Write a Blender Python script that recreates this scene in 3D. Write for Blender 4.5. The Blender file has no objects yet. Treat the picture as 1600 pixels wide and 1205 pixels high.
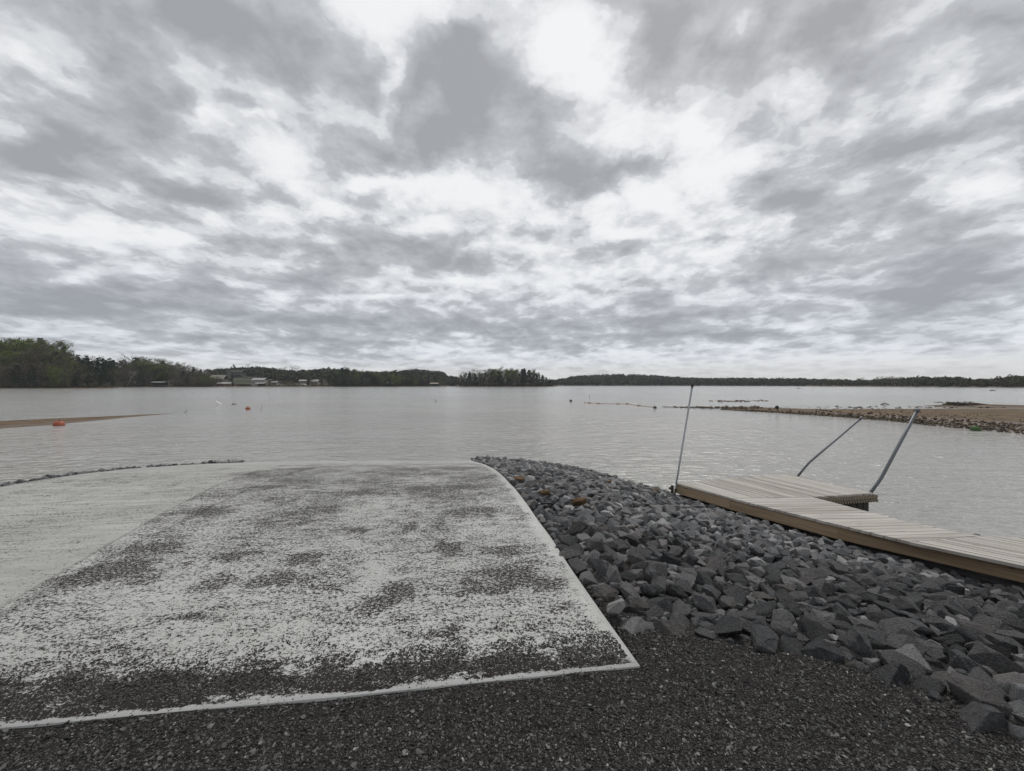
import bpy, bmesh, math, random
import numpy as np
from mathutils import Vector, Matrix

SC = bpy.context.scene
COL = SC.collection
random.seed(7)
RNG = np.random.default_rng(7)
F, HY, CAM = 680.0, 601.0, 2.6          # focal length in photo pixels, horizon row, eye height over the water

# ------------------------------------------------------------------ camera
cd = bpy.data.cameras.new('camera'); cam = bpy.data.objects.new('camera', cd); COL.objects.link(cam)
cd.sensor_width = 36.0; cd.lens = 36.0 * F / 1600.0; cd.shift_y = -1.5 / 1600.0
cd.clip_start = 0.05; cd.clip_end = 9000
cam.location = (0, 0, CAM); cam.rotation_euler = (math.radians(90), 0, 0)
SC.camera = cam
SC.view_settings.view_transform = 'Standard'; SC.view_settings.look = 'None'
SC.view_settings.gamma = 1.0; SC.view_settings.exposure = 0.12; SC.view_settings.use_curve_mapping = False
SC.render.engine = 'CYCLES'

# ------------------------------------------------------------------ node helpers
class NT:
    def __init__(s, tree): s.t = tree; s.n = tree.nodes; s.l = tree.links
    def new(s, ty, **kw):
        nd = s.n.new(ty)
        for k, v in kw.items(): setattr(nd, k, v)
        return nd
    def put(s, sock, v):
        if v is None: return
        if isinstance(v, bpy.types.NodeSocket): s.l.new(v, sock)
        else: sock.default_value = v
    def math(s, op, a, b=None, c=None, clamp=False):
        nd = s.new('ShaderNodeMath', operation=op, use_clamp=clamp)
        for i, v in enumerate((a, b, c)): s.put(nd.inputs[i], v)
        return nd.outputs[0]
    def vmath(s, op, a, b=None, scale=None):
        nd = s.new('ShaderNodeVectorMath', operation=op)
        s.put(nd.inputs[0], a); s.put(nd.inputs[1], b)
        if scale is not None: s.put(nd.inputs['Scale'], scale)
        return nd.outputs['Value'] if op in ('LENGTH', 'DOT_PRODUCT', 'DISTANCE') else nd.outputs[0]
    def noise(s, vec, scale, detail=4, rough=0.55, dist=0.0, out='Fac', dim='3D'):
        nd = s.new('ShaderNodeTexNoise', noise_dimensions=dim)
        s.put(nd.inputs['Vector'], vec); s.put(nd.inputs['Scale'], scale)
        nd.inputs['Detail'].default_value = detail; nd.inputs['Roughness'].default_value = rough
        nd.inputs['Distortion'].default_value = dist
        return nd.outputs[0 if out == 'Fac' else 1]
    def voro(s, vec, scale, feature='F1', out='Distance', rnd=1.0):
        nd = s.new('ShaderNodeTexVoronoi', feature=feature)
        s.put(nd.inputs['Vector'], vec); nd.inputs['Scale'].default_value = scale
        nd.inputs['Randomness'].default_value = rnd
        return nd.outputs[out]
    def map(s, vec, loc=(0, 0, 0), rot=(0, 0, 0), sc=(1, 1, 1), kind='POINT'):
        nd = s.new('ShaderNodeMapping', vector_type=kind)
        s.put(nd.inputs['Vector'], vec)
        nd.inputs['Location'].default_value = loc; nd.inputs['Rotation'].default_value = rot; nd.inputs['Scale'].default_value = sc
        return nd.outputs[0]
    def ramp(s, fac, stops, interp='LINEAR'):
        nd = s.new('ShaderNodeValToRGB'); cr = nd.color_ramp; cr.interpolation = interp
        while len(cr.elements) < len(stops): cr.elements.new(0.5)
        for e, (p, c) in zip(cr.elements, stops):
            e.position = p; e.color = (*c, 1) if len(c) == 3 else c
        s.put(nd.inputs[0], fac); return nd.outputs[0]
    def mix(s, fac, a, b, mode='MIX'):
        nd = s.new('ShaderNodeMix', data_type='RGBA', blend_type=mode)
        s.put(nd.inputs[0], fac)
        for i, v in ((6, a), (7, b)):
            if isinstance(v, tuple) and len(v) == 3: v = (*v, 1)
            s.put(nd.inputs[i], v)
        return nd.outputs[2]
    def mr(s, v, a, b, c=0.0, d=1.0, smooth=False):
        nd = s.new('ShaderNodeMapRange'); nd.clamp = True
        if smooth: nd.interpolation_type = 'SMOOTHSTEP'
        s.put(nd.inputs[0], v)
        for i, q in enumerate((a, b, c, d)): s.put(nd.inputs[i + 1], q)
        return nd.outputs[0]
    def grad(s, vec, kind='QUADRATIC_SPHERE'):
        nd = s.new('ShaderNodeTexGradient', gradient_type=kind); s.put(nd.inputs[0], vec); return nd.outputs['Fac']
    def bump(s, h, strength=1.0, dist=0.01, normal=None):
        nd = s.new('ShaderNodeBump'); s.put(nd.inputs['Height'], h)
        s.put(nd.inputs['Strength'], strength); nd.inputs['Distance'].default_value = dist
        if normal is not None: s.put(nd.inputs['Normal'], normal)
        return nd.outputs[0]
    def attr(s, name, kind='GEOMETRY', out='Fac'):
        nd = s.new('ShaderNodeAttribute', attribute_name=name, attribute_type=kind); return nd.outputs[out]

def material(name):
    m = bpy.data.materials.new(name); m.use_nodes = True
    t = NT(m.node_tree); bs = m.node_tree.nodes['Principled BSDF']
    t.b = bs
    def out(color=None, rough=None, normal=None, spec=None, metal=None):
        if isinstance(color, tuple) and len(color) == 3: color = (*color, 1)
        t.put(bs.inputs['Base Color'], color); t.put(bs.inputs['Roughness'], rough)
        t.put(bs.inputs['Normal'], normal); t.put(bs.inputs['Specular IOR Level'], spec); t.put(bs.inputs['Metallic'], metal)
    t.out = out
    return m, t

# ------------------------------------------------------------------ sky
SUN_AZ, SUN_EL = math.radians(30), math.radians(54)
world = bpy.data.worlds.new('World'); SC.world = world; world.use_nodes = True
wt = NT(world.node_tree)
for nd in list(wt.n): wt.n.remove(nd)
wout = wt.new('ShaderNodeOutputWorld')
sky = wt.new('ShaderNodeTexSky', sky_type='NISHITA'); sky.sun_disc = False
sky.sun_elevation = SUN_EL; sky.sun_rotation = SUN_AZ; sky.air_density = 1.0; sky.dust_density = 2.0
bg_sky = wt.new('ShaderNodeBackground'); wt.l.new(sky.outputs[0], bg_sky.inputs[0]); bg_sky.inputs[1].default_value = 0.1
SOFT = 0.20
def cloud_plane(d):                                   # direction -> point on the cloud deck, softened at the horizon
    d = np.array(d, float); d /= np.linalg.norm(d)
    return d[:2] / (d[2] + SOFT)
def pix_dir(px, py): return ((px - 800) / F, 1.0, (HY - py) / F)
geo = wt.new('ShaderNodeTexCoord').outputs['Generated']
sep = wt.new('ShaderNodeSeparateXYZ'); wt.l.new(geo, sep.inputs[0])
zc = wt.math('MAXIMUM', sep.outputs[2], 0.0)
zs = wt.math('ADD', zc, SOFT)
cmb = wt.new('ShaderNodeCombineXYZ')
wt.l.new(wt.math('DIVIDE', sep.outputs[0], zs), cmb.inputs[0]); wt.l.new(wt.math('DIVIDE', sep.outputs[1], zs), cmb.inputs[1])
P = cmb.outputs[0]
warp = wt.noise(P, 2.2, 5, 0.62, out='Color', dim='2D')
warp = wt.vmath('SUBTRACT', warp, (0.5, 0.5, 0.5))
PW = wt.vmath('MULTIPLY_ADD', warp, (0.24, 0.24, 0.0)); wt.put(PW.node.inputs[2], P)
# (px, py, rx, ry, angle, darkness): cloud masses and gaps of the photograph, laid on the cloud deck
BL = [(40,120,190,110,8,.34),(190,190,240,75,20,.30),(430,110,230,110,20,.42),(560,215,150,65,10,.48),(300,40,260,60,5,.20),
 (745,115,105,75,0,.62),(745,62,45,38,0,.40),(760,195,130,70,0,.50),(690,245,110,50,0,.42),(660,160,60,90,0,.25),
 (110,262,250,42,16,.36),(320,300,190,38,20,.34),(180,332,170,26,14,.40),(120,385,120,30,0,.10),
 (620,20,150,75,0,-.60),(610,105,55,70,0,-.45),(870,25,80,90,0,-.42),(965,180,150,80,35,-.55),(900,105,70,70,0,-.45),
 (1180,230,260,70,-25,-.45),(290,182,70,28,0,-.62),(385,184,50,16,0,-.55),(200,372,330,30,6,-.42),(30,195,70,30,20,-.40),
 (590,282,130,22,0,-.55),(740,305,80,26,0,-.40),(1080,180,60,80,0,-.25),(1150,60,60,60,0,-.2),(510,330,160,26,0,-.3),
 (1010,72,120,66,0,.42),(1115,92,60,26,0,.25),(1300,45,210,90,0,.36),(1340,130,120,48,-20,.38),(1500,150,250,70,-32,.56),
 (1570,40,120,60,0,.3),(1430,232,190,34,-18,.36),(1600,225,90,50,0,.3),(1560,155,70,26,-20,-.3),(1260,312,75,20,0,.62),
 (970,272,130,42,0,.40),(890,300,90,50,0,.28),(950,382,80,24,0,.34),(1130,352,60,14,0,.3),(1130,376,130,14,0,.22),
 (1300,420,300,40,0,.06),(1545,434,62,13,0,.62),(1450,446,52,14,0,.42),(1420,466,120,10,0,.34),(570,385,140,24,0,.30),(720,412,150,22,0,.32),
 (410,300,90,30,15,.25),(380,372,70,14,0,.3),(170,470,360,30,3,.36),(90,490,260,12,0,.28),(480,502,360,18,0,.30),(330,450,120,14,0,.2),
 (1080,492,150,13,-4,.44),(1200,522,380,10,0,.34),(800,512,220,12,0,.24),(720,438,90,12,0,-.6),(600,460,90,6,0,-.5),(1300,560,420,16,0,-.35),
 (950,420,200,18,0,-.25),(1250,470,260,10,0,-.25),(650,535,400,9,0,.2),(300,528,260,9,0,.28),(1010,340,60,20,0,.25)]
dens = None
for (px, py, rx, ry, an, amp) in BL:
    c = cloud_plane(pix_dir(px, py)); e = 1.0
    J = np.column_stack([(cloud_plane(pix_dir(px + e, py)) - cloud_plane(pix_dir(px - e, py))) / 2,
                         (cloud_plane(pix_dir(px, py + e)) - cloud_plane(pix_dir(px, py - e))) / 2])
    a = math.radians(an); R = np.array([[math.cos(a), -math.sin(a)], [math.sin(a), math.cos(a)]])
    U, S, _ = np.linalg.svd(J @ R @ np.diag([rx * 1.5, ry * 1.5]))
    ang = math.atan2(U[1, 0], U[0, 0])
    q = wt.map(PW, (c[0], c[1], 0), (0, 0, ang), (S[0], S[1], 1.0), 'TEXTURE')
    g = wt.grad(q)
    dens = wt.math('MULTIPLY_ADD', g, amp * (1.08 if amp > 0 else .82), 0.36 if dens is None else dens)
PR = wt.map(PW, (5.3, 2.9, 0), (0, 0, math.radians(12)), (1.0, 0.8, 1.0))
PR2 = wt.map(PW, (5.3 - 0.03, 2.9 + 0.085, 0), (0, 0, math.radians(12)), (1.0, 0.8, 1.0))
def cl(v):
    a = wt.noise(v, 1.25, 9, 0.54, 0.0, dim='2D')
    b = wt.noise(v, 4.2, 4, 0.5, 0.0, dim='2D')
    return wt.math('MULTIPLY_ADD', wt.math('ABSOLUTE', wt.math('SUBTRACT', b, .5)), -.55, a)
n1 = cl(PR); n2 = cl(PR2)
amp_ = wt.mr(zc, 0.0, 0.35, 0.46, 1.15)
D = wt.math('ADD', dens, wt.math('MULTIPLY', wt.math('SUBTRACT', n1, 0.435), amp_))
relief = wt.math('MULTIPLY', wt.math('SUBTRACT', n1, n2), 0.9)
D = wt.math('ADD', D, relief)
puff = wt.noise(wt.map(P, (1.3, 4.4, 0)), 6.0, 8, 0.62, dim='2D')
D = wt.math('MULTIPLY_ADD', wt.math('SUBTRACT', puff, .5), wt.mr(zc, 0.0, 0.30, 0.26, 0.74), D)
def vor2(v, sc):
    nd = wt.new('ShaderNodeTexVoronoi', voronoi_dimensions='2D', feature='F1'); wt.put(nd.inputs['Vector'], v); nd.inputs['Scale'].default_value = sc
    return nd.outputs['Distance']
w2 = wt.vmath('SUBTRACT', wt.noise(P, 7.0, 5, .6, out='Color', dim='2D'), (.5,.5,.5))
PV = wt.vmath('MULTIPLY_ADD', w2, (.24,.24,0)); wt.put(PV.node.inputs[2], P); PV = wt.map(PV, rot=(0,0,.2), sc=(1,.72,1))
D = wt.math('MULTIPLY_ADD', wt.math('SUBTRACT', vor2(PV, 2.6), .42), -.34, D)
D = wt.math('MULTIPLY_ADD', wt.math('SUBTRACT', vor2(PV, 6.5), .42), -.26, D)
deck_ = wt.math('MULTIPLY', wt.mr(zc, 0.04, 0.12, 0, 1, True), wt.mr(zc, 0.16, 0.42, 1, 0, True))
D = wt.math('MULTIPLY_ADD', deck_, .15, D)
def edge(lo, hi, k):
    return wt.math('MULTIPLY', wt.math('SUBTRACT', wt.mr(D, lo, hi, 0, 1, True), .5), k)
D = wt.math('ADD', D, wt.math('ADD', edge(.28, .36, .08), edge(.44, .53, .10)))
ccol = wt.ramp(D, [(0.0, (.85, .855, .86)), (0.20, (.755, .765, .78)), (0.42, (.635, .648, .67)), (0.66, (.48, .492, .512)), (1.0, (.31, .318, .335))], 'B_SPLINE')
low = wt.mr(sep.outputs[2], 0.0, 0.30, 1.0, 0.0, True)
ccol = wt.mix(wt.math('MULTIPLY', low, 1.0), ccol, wt.mix(1.0, ccol, (.90, .93, .98), 'MULTIPLY'))
hz = wt.mr(sep.outputs[2], 0.0, 0.075, 1.0, 0.0, True)
ccol = wt.mix(wt.math('MULTIPLY', hz, 0.75), ccol, (.68, .665, .635))
bg_c = wt.new('ShaderNodeBackground'); wt.l.new(ccol, bg_c.inputs[0]); bg_c.inputs[1].default_value = 1.0
mxs = wt.new('ShaderNodeMixShader'); mxs.inputs[0].default_value = 0.96
wt.l.new(bg_sky.outputs[0], mxs.inputs[1]); wt.l.new(bg_c.outputs[0], mxs.inputs[2]); wt.l.new(mxs.outputs[0], wout.inputs[0])

sl = bpy.data.lights.new('sun', 'SUN'); sl.energy = 1.5; sl.angle = math.radians(20); sl.color = (1.0, .97, .93)
so = bpy.data.objects.new('sun', sl); COL.objects.link(so)
sd = Vector((math.sin(SUN_AZ) * math.cos(SUN_EL), math.cos(SUN_AZ) * math.cos(SUN_EL), math.sin(SUN_EL)))
so.rotation_euler = sd.to_track_quat('Z', 'Y').to_euler()

# ------------------------------------------------------------------ object helpers
def tag(o, label=None, cat=None, group=None, kind=None):
    if label: o['label'] = label
    if cat: o['category'] = cat
    if group: o['group'] = group
    if kind: o['kind'] = kind
    return o
def empty(name, loc, rz=0.0, parent=None):
    o = bpy.data.objects.new(name, None); COL.objects.link(o); o.location = loc; o.rotation_euler = (0, 0, rz)
    o.empty_display_size = 0.2
    if parent: o.parent = parent
    return o
def link(name, me, mat=None, parent=None):
    o = bpy.data.objects.new(name, me); COL.objects.link(o)
    if mat and not me.materials: me.materials.append(mat)
    if parent: o.parent = parent
    return o
def np_mesh(name, V, Fc, smooth=False, attrs=None, uv=None):
    """V (n,3), Fc (m,k) with a constant k"""
    me = bpy.data.meshes.new(name); V = np.asarray(V, np.float32); Fc = np.asarray(Fc, np.int32)
    k = Fc.shape[1]
    me.vertices.add(len(V)); me.vertices.foreach_set('co', V.ravel())
    me.loops.add(Fc.size); me.loops.foreach_set('vertex_index', Fc.ravel())
    me.polygons.add(len(Fc)); me.polygons.foreach_set('loop_start', np.arange(len(Fc), dtype=np.int32) * k)
    me.polygons.foreach_set('loop_total', np.full(len(Fc), k, np.int32))
    me.polygons.foreach_set('use_smooth', np.full(len(Fc), smooth))
    for an, av in (attrs or {}).items():
        a = me.attributes.new(an, 'FLOAT', 'POINT'); a.data.foreach_set('value', np.asarray(av, np.float32))
    if uv is not None:
        u = me.uv_layers.new(name='UVMap'); u.data.foreach_set('uv', np.asarray(uv, np.float32)[Fc.ravel()].ravel())
    me.update(calc_edges=True); me.validate()
    return me
class MB:
    """collects solid pieces and links them as one mesh"""
    def __init__(s): s.v = []; s.f = []
    def add(s, vs, fs):
        b = len(s.v); s.v += [tuple(v) for v in vs]; s.f += [tuple(i + b for i in f) for f in fs]; return s
    def box(s, c, d, rz=0.0, rot=None):
        M = rot if rot is not None else Matrix.Rotation(rz, 3, 'Z')
        vs = [Vector(c) + M @ Vector((x * d[0] / 2, y * d[1] / 2, z * d[2] / 2)) for x in (-1, 1) for y in (-1, 1) for z in (-1, 1)]
        return s.add(vs, [(0,1,3,2),(4,6,7,5),(0,4,5,1),(2,3,7,6),(0,2,6,4),(1,5,7,3)])
    def prism(s, poly, thick, zf):
        n = len(poly); top = [(x, y, zf(x, y)) for x, y in poly]; bot = [(x, y, z - thick) for x, y, z in top]
        return s.add(top + bot, [tuple(range(n)), tuple(range(2 * n - 1, n - 1, -1))] + [(i, i + n, (i + 1) % n + n, (i + 1) % n) for i in range(n)])
    def tube(s, pts, r, n=10, cap=True):
        pts = [Vector(p) for p in pts]; rs = r if isinstance(r, (list, tuple)) else [r] * len(pts)
        rings = []; up = Vector((0.31, 0.17, 0.93)).normalized()
        for i, p in enumerate(pts):
            d = (pts[min(i + 1, len(pts) - 1)] - pts[max(i - 1, 0)]).normalized()
            a = d.cross(up); a = a.normalized() if a.length > 1e-3 else Vector((1, 0, 0)); b = d.cross(a)
            rings.append([p + (a * math.cos(2 * math.pi * k / n) + b * math.sin(2 * math.pi * k / n)) * rs[i] for k in range(n)])
        vs = [v for R in rings for v in R]; fs = []
        for i in range(len(pts) - 1):
            for k in range(n): fs.append((i*n+k, i*n+(k+1)%n, (i+1)*n+(k+1)%n, (i+1)*n+k))
        if cap: fs += [tuple(range(n-1, -1, -1)), tuple(range((len(pts)-1)*n, len(pts)*n))]
        return s.add(vs, fs)
    def lathe(s, prof, c=(0,0,0), n=20, rot=None):
        M = rot or Matrix.Identity(3); vs = []; fs = []
        for r, z in prof:
            for k in range(n): vs.append(Vector(c) + M @ Vector((r*math.cos(2*math.pi*k/n), r*math.sin(2*math.pi*k/n), z)))
        for i in range(len(prof) - 1):
            for k in range(n): fs.append((i*n+k, i*n+(k+1)%n, (i+1)*n+(k+1)%n, (i+1)*n+k))
        fs += [tuple(range(n-1, -1, -1)), tuple(range((len(prof)-1)*n, len(prof)*n))]
        return s.add(vs, fs)
    def build(s, name, mat, parent=None, smooth=False, bevel=0.0):
        me = bpy.data.meshes.new(name); me.from_pydata(s.v, [], s.f)
        bm = bmesh.new(); bm.from_mesh(me); bmesh.ops.recalc_face_normals(bm, faces=bm.faces)
        if bevel: bmesh.ops.bevel(bm, geom=bm.edges[:], offset=bevel, segments=1, affect='EDGES')
        bm.to_mesh(me); bm.free()
        if smooth:
            for p in me.polygons: p.use_smooth = len(p.vertices) == 4
        me.update()
        return link(name, me, mat, parent)
def at(px, py, Y):                                     # photo pixel + distance -> world point
    return Vector(((px - 800) / F * Y, Y, CAM - (py - HY) / F * Y))
def on(px, py, z):                                     # photo pixel on the level z
    Y = (CAM - z) * F / (py - HY); return Vector(((px - 800) / F * Y, Y, z))

def vnoise(x, y, sc, seed=0):                          # smooth value noise, vectorised
    x = np.asarray(x) * sc + 1000.0; y = np.asarray(y) * sc + 1000.0
    xi = np.floor(x).astype(np.int64); yi = np.floor(y).astype(np.int64); fx = x - xi; fy = y - yi
    fx = fx*fx*(3-2*fx); fy = fy*fy*(3-2*fy)
    def h(a, b):
        v = (a * 374761393 + b * 668265263 + seed * 974634777) & 0x7fffffff
        v = ((v ^ (v >> 13)) * 1274126177) & 0x7fffffff
        return (v & 0xffff) / 65535.0
    return (h(xi,yi)*(1-fx)+h(xi+1,yi)*fx)*(1-fy) + (h(xi,yi+1)*(1-fx)+h(xi+1,yi+1)*fx)*fy

# ------------------------------------------------------------------ the lie of the land
def ramp_z(Y): return np.interp(Y, [2.0,2.45,3.3,4.4,5.4,6.4,7.2,8.0,9.0,9.5,10.5,11.5,13.0,15.0,20.0],
                                   [1.0,1.0,1.016,1.05,1.068,1.065,1.035,.975,.87,.80,.665,.515,.28,-.03,-.80])
def xr(Y): return 0.72 - 0.1724 * (Y - 2.45)          # right edge of the ramp
def xc(Y): return -3.53 - 0.10 * (Y - 3.0)            # joint between the two lanes
def xl(Y): return -7.50 - 0.062 * (Y - 2.0)           # left edge
def ynear(x): return 2.45 + 0.1435 * (x - 0.72)       # near edge
TOP = [(12,-7),(6,-2.2),(3.3,.6),(2.6,1.2),(2.23,1.9),(2.14,2.08),(2.03,2.3),(1.84,2.51),(1.49,2.66),(1.07,2.8),(.73,2.83)] + [(xr(y)+.02, y) for y in (3.2,4,5,6,7,8,9,10,11,12,13,14,15.1)]
BOT = [(18,-4),(9,1),(6.6,3.35),(5.74,4.88),(4.88,6.54),(4.04,8.11),(3.5,9.27),(3.62,10.4),(2.71,12.2),(1.9,13.5),(.86,14.5),(-.3,15.0),(-1.5,15.3)]
BOTZ = [.45,.42,.34,.20,.16,.16,.18,0,0,0,0,0,0]
def poly_dist(x, y, pts, vals=None):
    best = np.full(x.shape, 1e9); val = np.zeros(x.shape); side = np.zeros(x.shape)
    for i in range(len(pts) - 1):
        ax, ay = pts[i]; bx, by = pts[i+1]; dx, dy = bx-ax, by-ay; L = dx*dx+dy*dy
        t = np.clip(((x-ax)*dx+(y-ay)*dy)/L, 0, 1); d = np.hypot(x-ax-t*dx, y-ay-t*dy)
        m = d < best - 1e-6; best = np.where(m, d, best)
        side = np.where(m, dx*(y-ay)-dy*(x-ax), side)
        if vals is not None: val = np.where(m, vals[i]*(1-t)+vals[i+1]*t, val)
    return best, side, val
TOPZ = [.992]*11 + [float(ramp_z(y)) - .01 for y in (3.2,4,5,6,7,8,9,10,11,12,13,14,15.1)]
def inpoly(x, y, poly):
    r = np.zeros(x.shape, bool); n = len(poly)
    for i in range(n):
        ax, ay = poly[i]; bx, by = poly[(i+1) % n]
        c = ((ay > y) != (by > y)) & (x < (bx-ax)*(y-ay)/((by-ay) if by != ay else 1e-9)+ax); r ^= c
    return r
BANK = TOP + BOT[::-1]
LANDB = BANK
def ground(x, y):
    x = np.atleast_1d(np.asarray(x, float)); y = np.atleast_1d(np.asarray(y, float))
    dt, _, zt = poly_dist(x, y, TOP, TOPZ); db, _, zb = poly_dist(x, y, BOT, BOTZ)
    s = dt/(dt+db+1e-9); inside = inpoly(x, y, BANK)
    z_in = zt*(1-s)+zb*s + .05*np.sin(np.pi*s)
    z_out = zb - .38*db                                # beyond the dock line: down into the water
    rz = ramp_z(y) - .14
    west = (x < np.interp(y, [p[1] for p in TOP], [p[0] for p in TOP]))
    z = np.where(inside, z_in, np.where(west, np.where(y > 3.4, rz, .999), z_out))
    onr = west & (y > ynear(x) + .05) & ~inside & (x < xr(y) + .02)
    z = np.where(onr, rz, z)
    left = onr & (x < xl(y) + .1)
    z = np.where(left, rz + .10 - .42*np.maximum(xl(y) - x - .15, 0), z)
    return np.maximum(z, -1.6)
def hit(px, py, off=0.0):                              # photo pixel -> point on the ground
    dx, dz = (px-800)/F, -(py-HY)/F
    Y = np.linspace(1.2, 20, 4000); g = ground(dx*Y, Y) + off
    i = np.argmax(CAM + dz*Y <= g); return Vector((dx*Y[i], Y[i], float(g[i])))

# ------------------------------------------------------------------ materials
def M_gravel():
    m, t = material('gravel'); c = t.new('ShaderNodeTexCoord').outputs['Object']
    v1 = t.voro(c, 95, out='Distance'); vc1 = t.voro(c, 95, out='Color')
    v2 = t.voro(c, 210, out='Distance'); vc2 = t.voro(c, 210, out='Color')
    s = t.new('ShaderNodeSeparateColor'); t.l.new(vc1, s.inputs[0])
    s2 = t.new('ShaderNodeSeparateColor'); t.l.new(vc2, s2.inputs[0])
    base = t.ramp(s.outputs[0], [(0,(.020,.019,.018)),(.55,(.044,.042,.040)),(.86,(.075,.071,.067)),(.97,(.12,.12,.118)),(1,(.20,.19,.18))])
    b2 = t.ramp(s2.outputs[1], [(0,(.014,.013,.012)),(.7,(.036,.033,.031)),(1,(.085,.082,.08))])
    big = t.noise(c, 2.2, 5, .6)
    col = t.mix(t.mr(v1, .25, .6), base, b2)
    col = t.mix(t.mr(big, .35, .7, 0, .55), col, t.mix(.5, col, (.034,.027,.024)))
    h = t.math('ADD', t.math('MULTIPLY', t.math('SUBTRACT', 1.0, v1), 1.0), t.math('MULTIPLY', t.math('SUBTRACT', 1.0, v2), .45))
    t.out(col, .9, t.bump(h, 1.0, .014), .12)
    return m
def M_rock(name, per_object=True, warm=False):
    m, t = material(name); c = t.new('ShaderNodeTexCoord').outputs['Object']
    r = t.new('ShaderNodeObjectInfo').outputs['Random'] if per_object else t.attr('rnd')
    off = t.new('ShaderNodeCombineXYZ'); t.l.new(t.math('MULTIPLY', r, 37.0), off.inputs[0]); t.l.new(t.math('MULTIPLY', r, 11.0), off.inputs[1])
    if not per_object: c = t.vmath('SCALE', c, None, 12.0)
    p = t.vmath('ADD', c, off.outputs[0])
    if warm:
        base = t.ramp(t.noise(p, 9, 6, .65), [(.25,(.12,.07,.038)),(.5,(.26,.16,.08)),(.75,(.42,.30,.18))])
    else:
        a = t.ramp(r, [(0,(.050,.052,.055)),(.25,(.096,.099,.103)),(.55,(.165,.168,.172)),(.78,(.160,.149,.141)),(.90,(.235,.238,.244)),(1,(.36,.36,.355))])
        n = t.noise(p, 7, 8, .7)
        base = t.mix(t.mr(n, .32, .72), t.mix(1.0, a, (.62,.62,.64), 'MULTIPLY'), t.mix(1.0, a, (1.55,1.53,1.5), 'MULTIPLY'))
        dust = t.mr(t.noise(p, 30, 9, .85, .5), .54, .66, 0, .75)
        dust = t.math('MULTIPLY', dust, t.mr(t.noise(p, 4, 3), .38, .58, .25, 1))
        base = t.mix(dust, base, (.24,.24,.235))
        vein = t.math('ABSOLUTE', t.math('SUBTRACT', t.noise(p, 5.5, 7, .65, 1.4), .5))
        vm = t.math('MULTIPLY', t.mr(vein, 0.0, .012, .75, 0.0), t.mr(t.noise(p, 3.0, 2), .50, .62))
        base = t.mix(vm, base, (.36,.35,.34))
    h = t.math('ADD', t.noise(p, 9, 10, .72), t.math('MULTIPLY', t.math('ABSOLUTE', t.math('SUBTRACT', t.noise(p, 6, 6, .6, .8), .5)), -1.6))
    t.out(base, .62, t.bump(h, 1.0, .11 if per_object else .016), .22)
    return m
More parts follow.
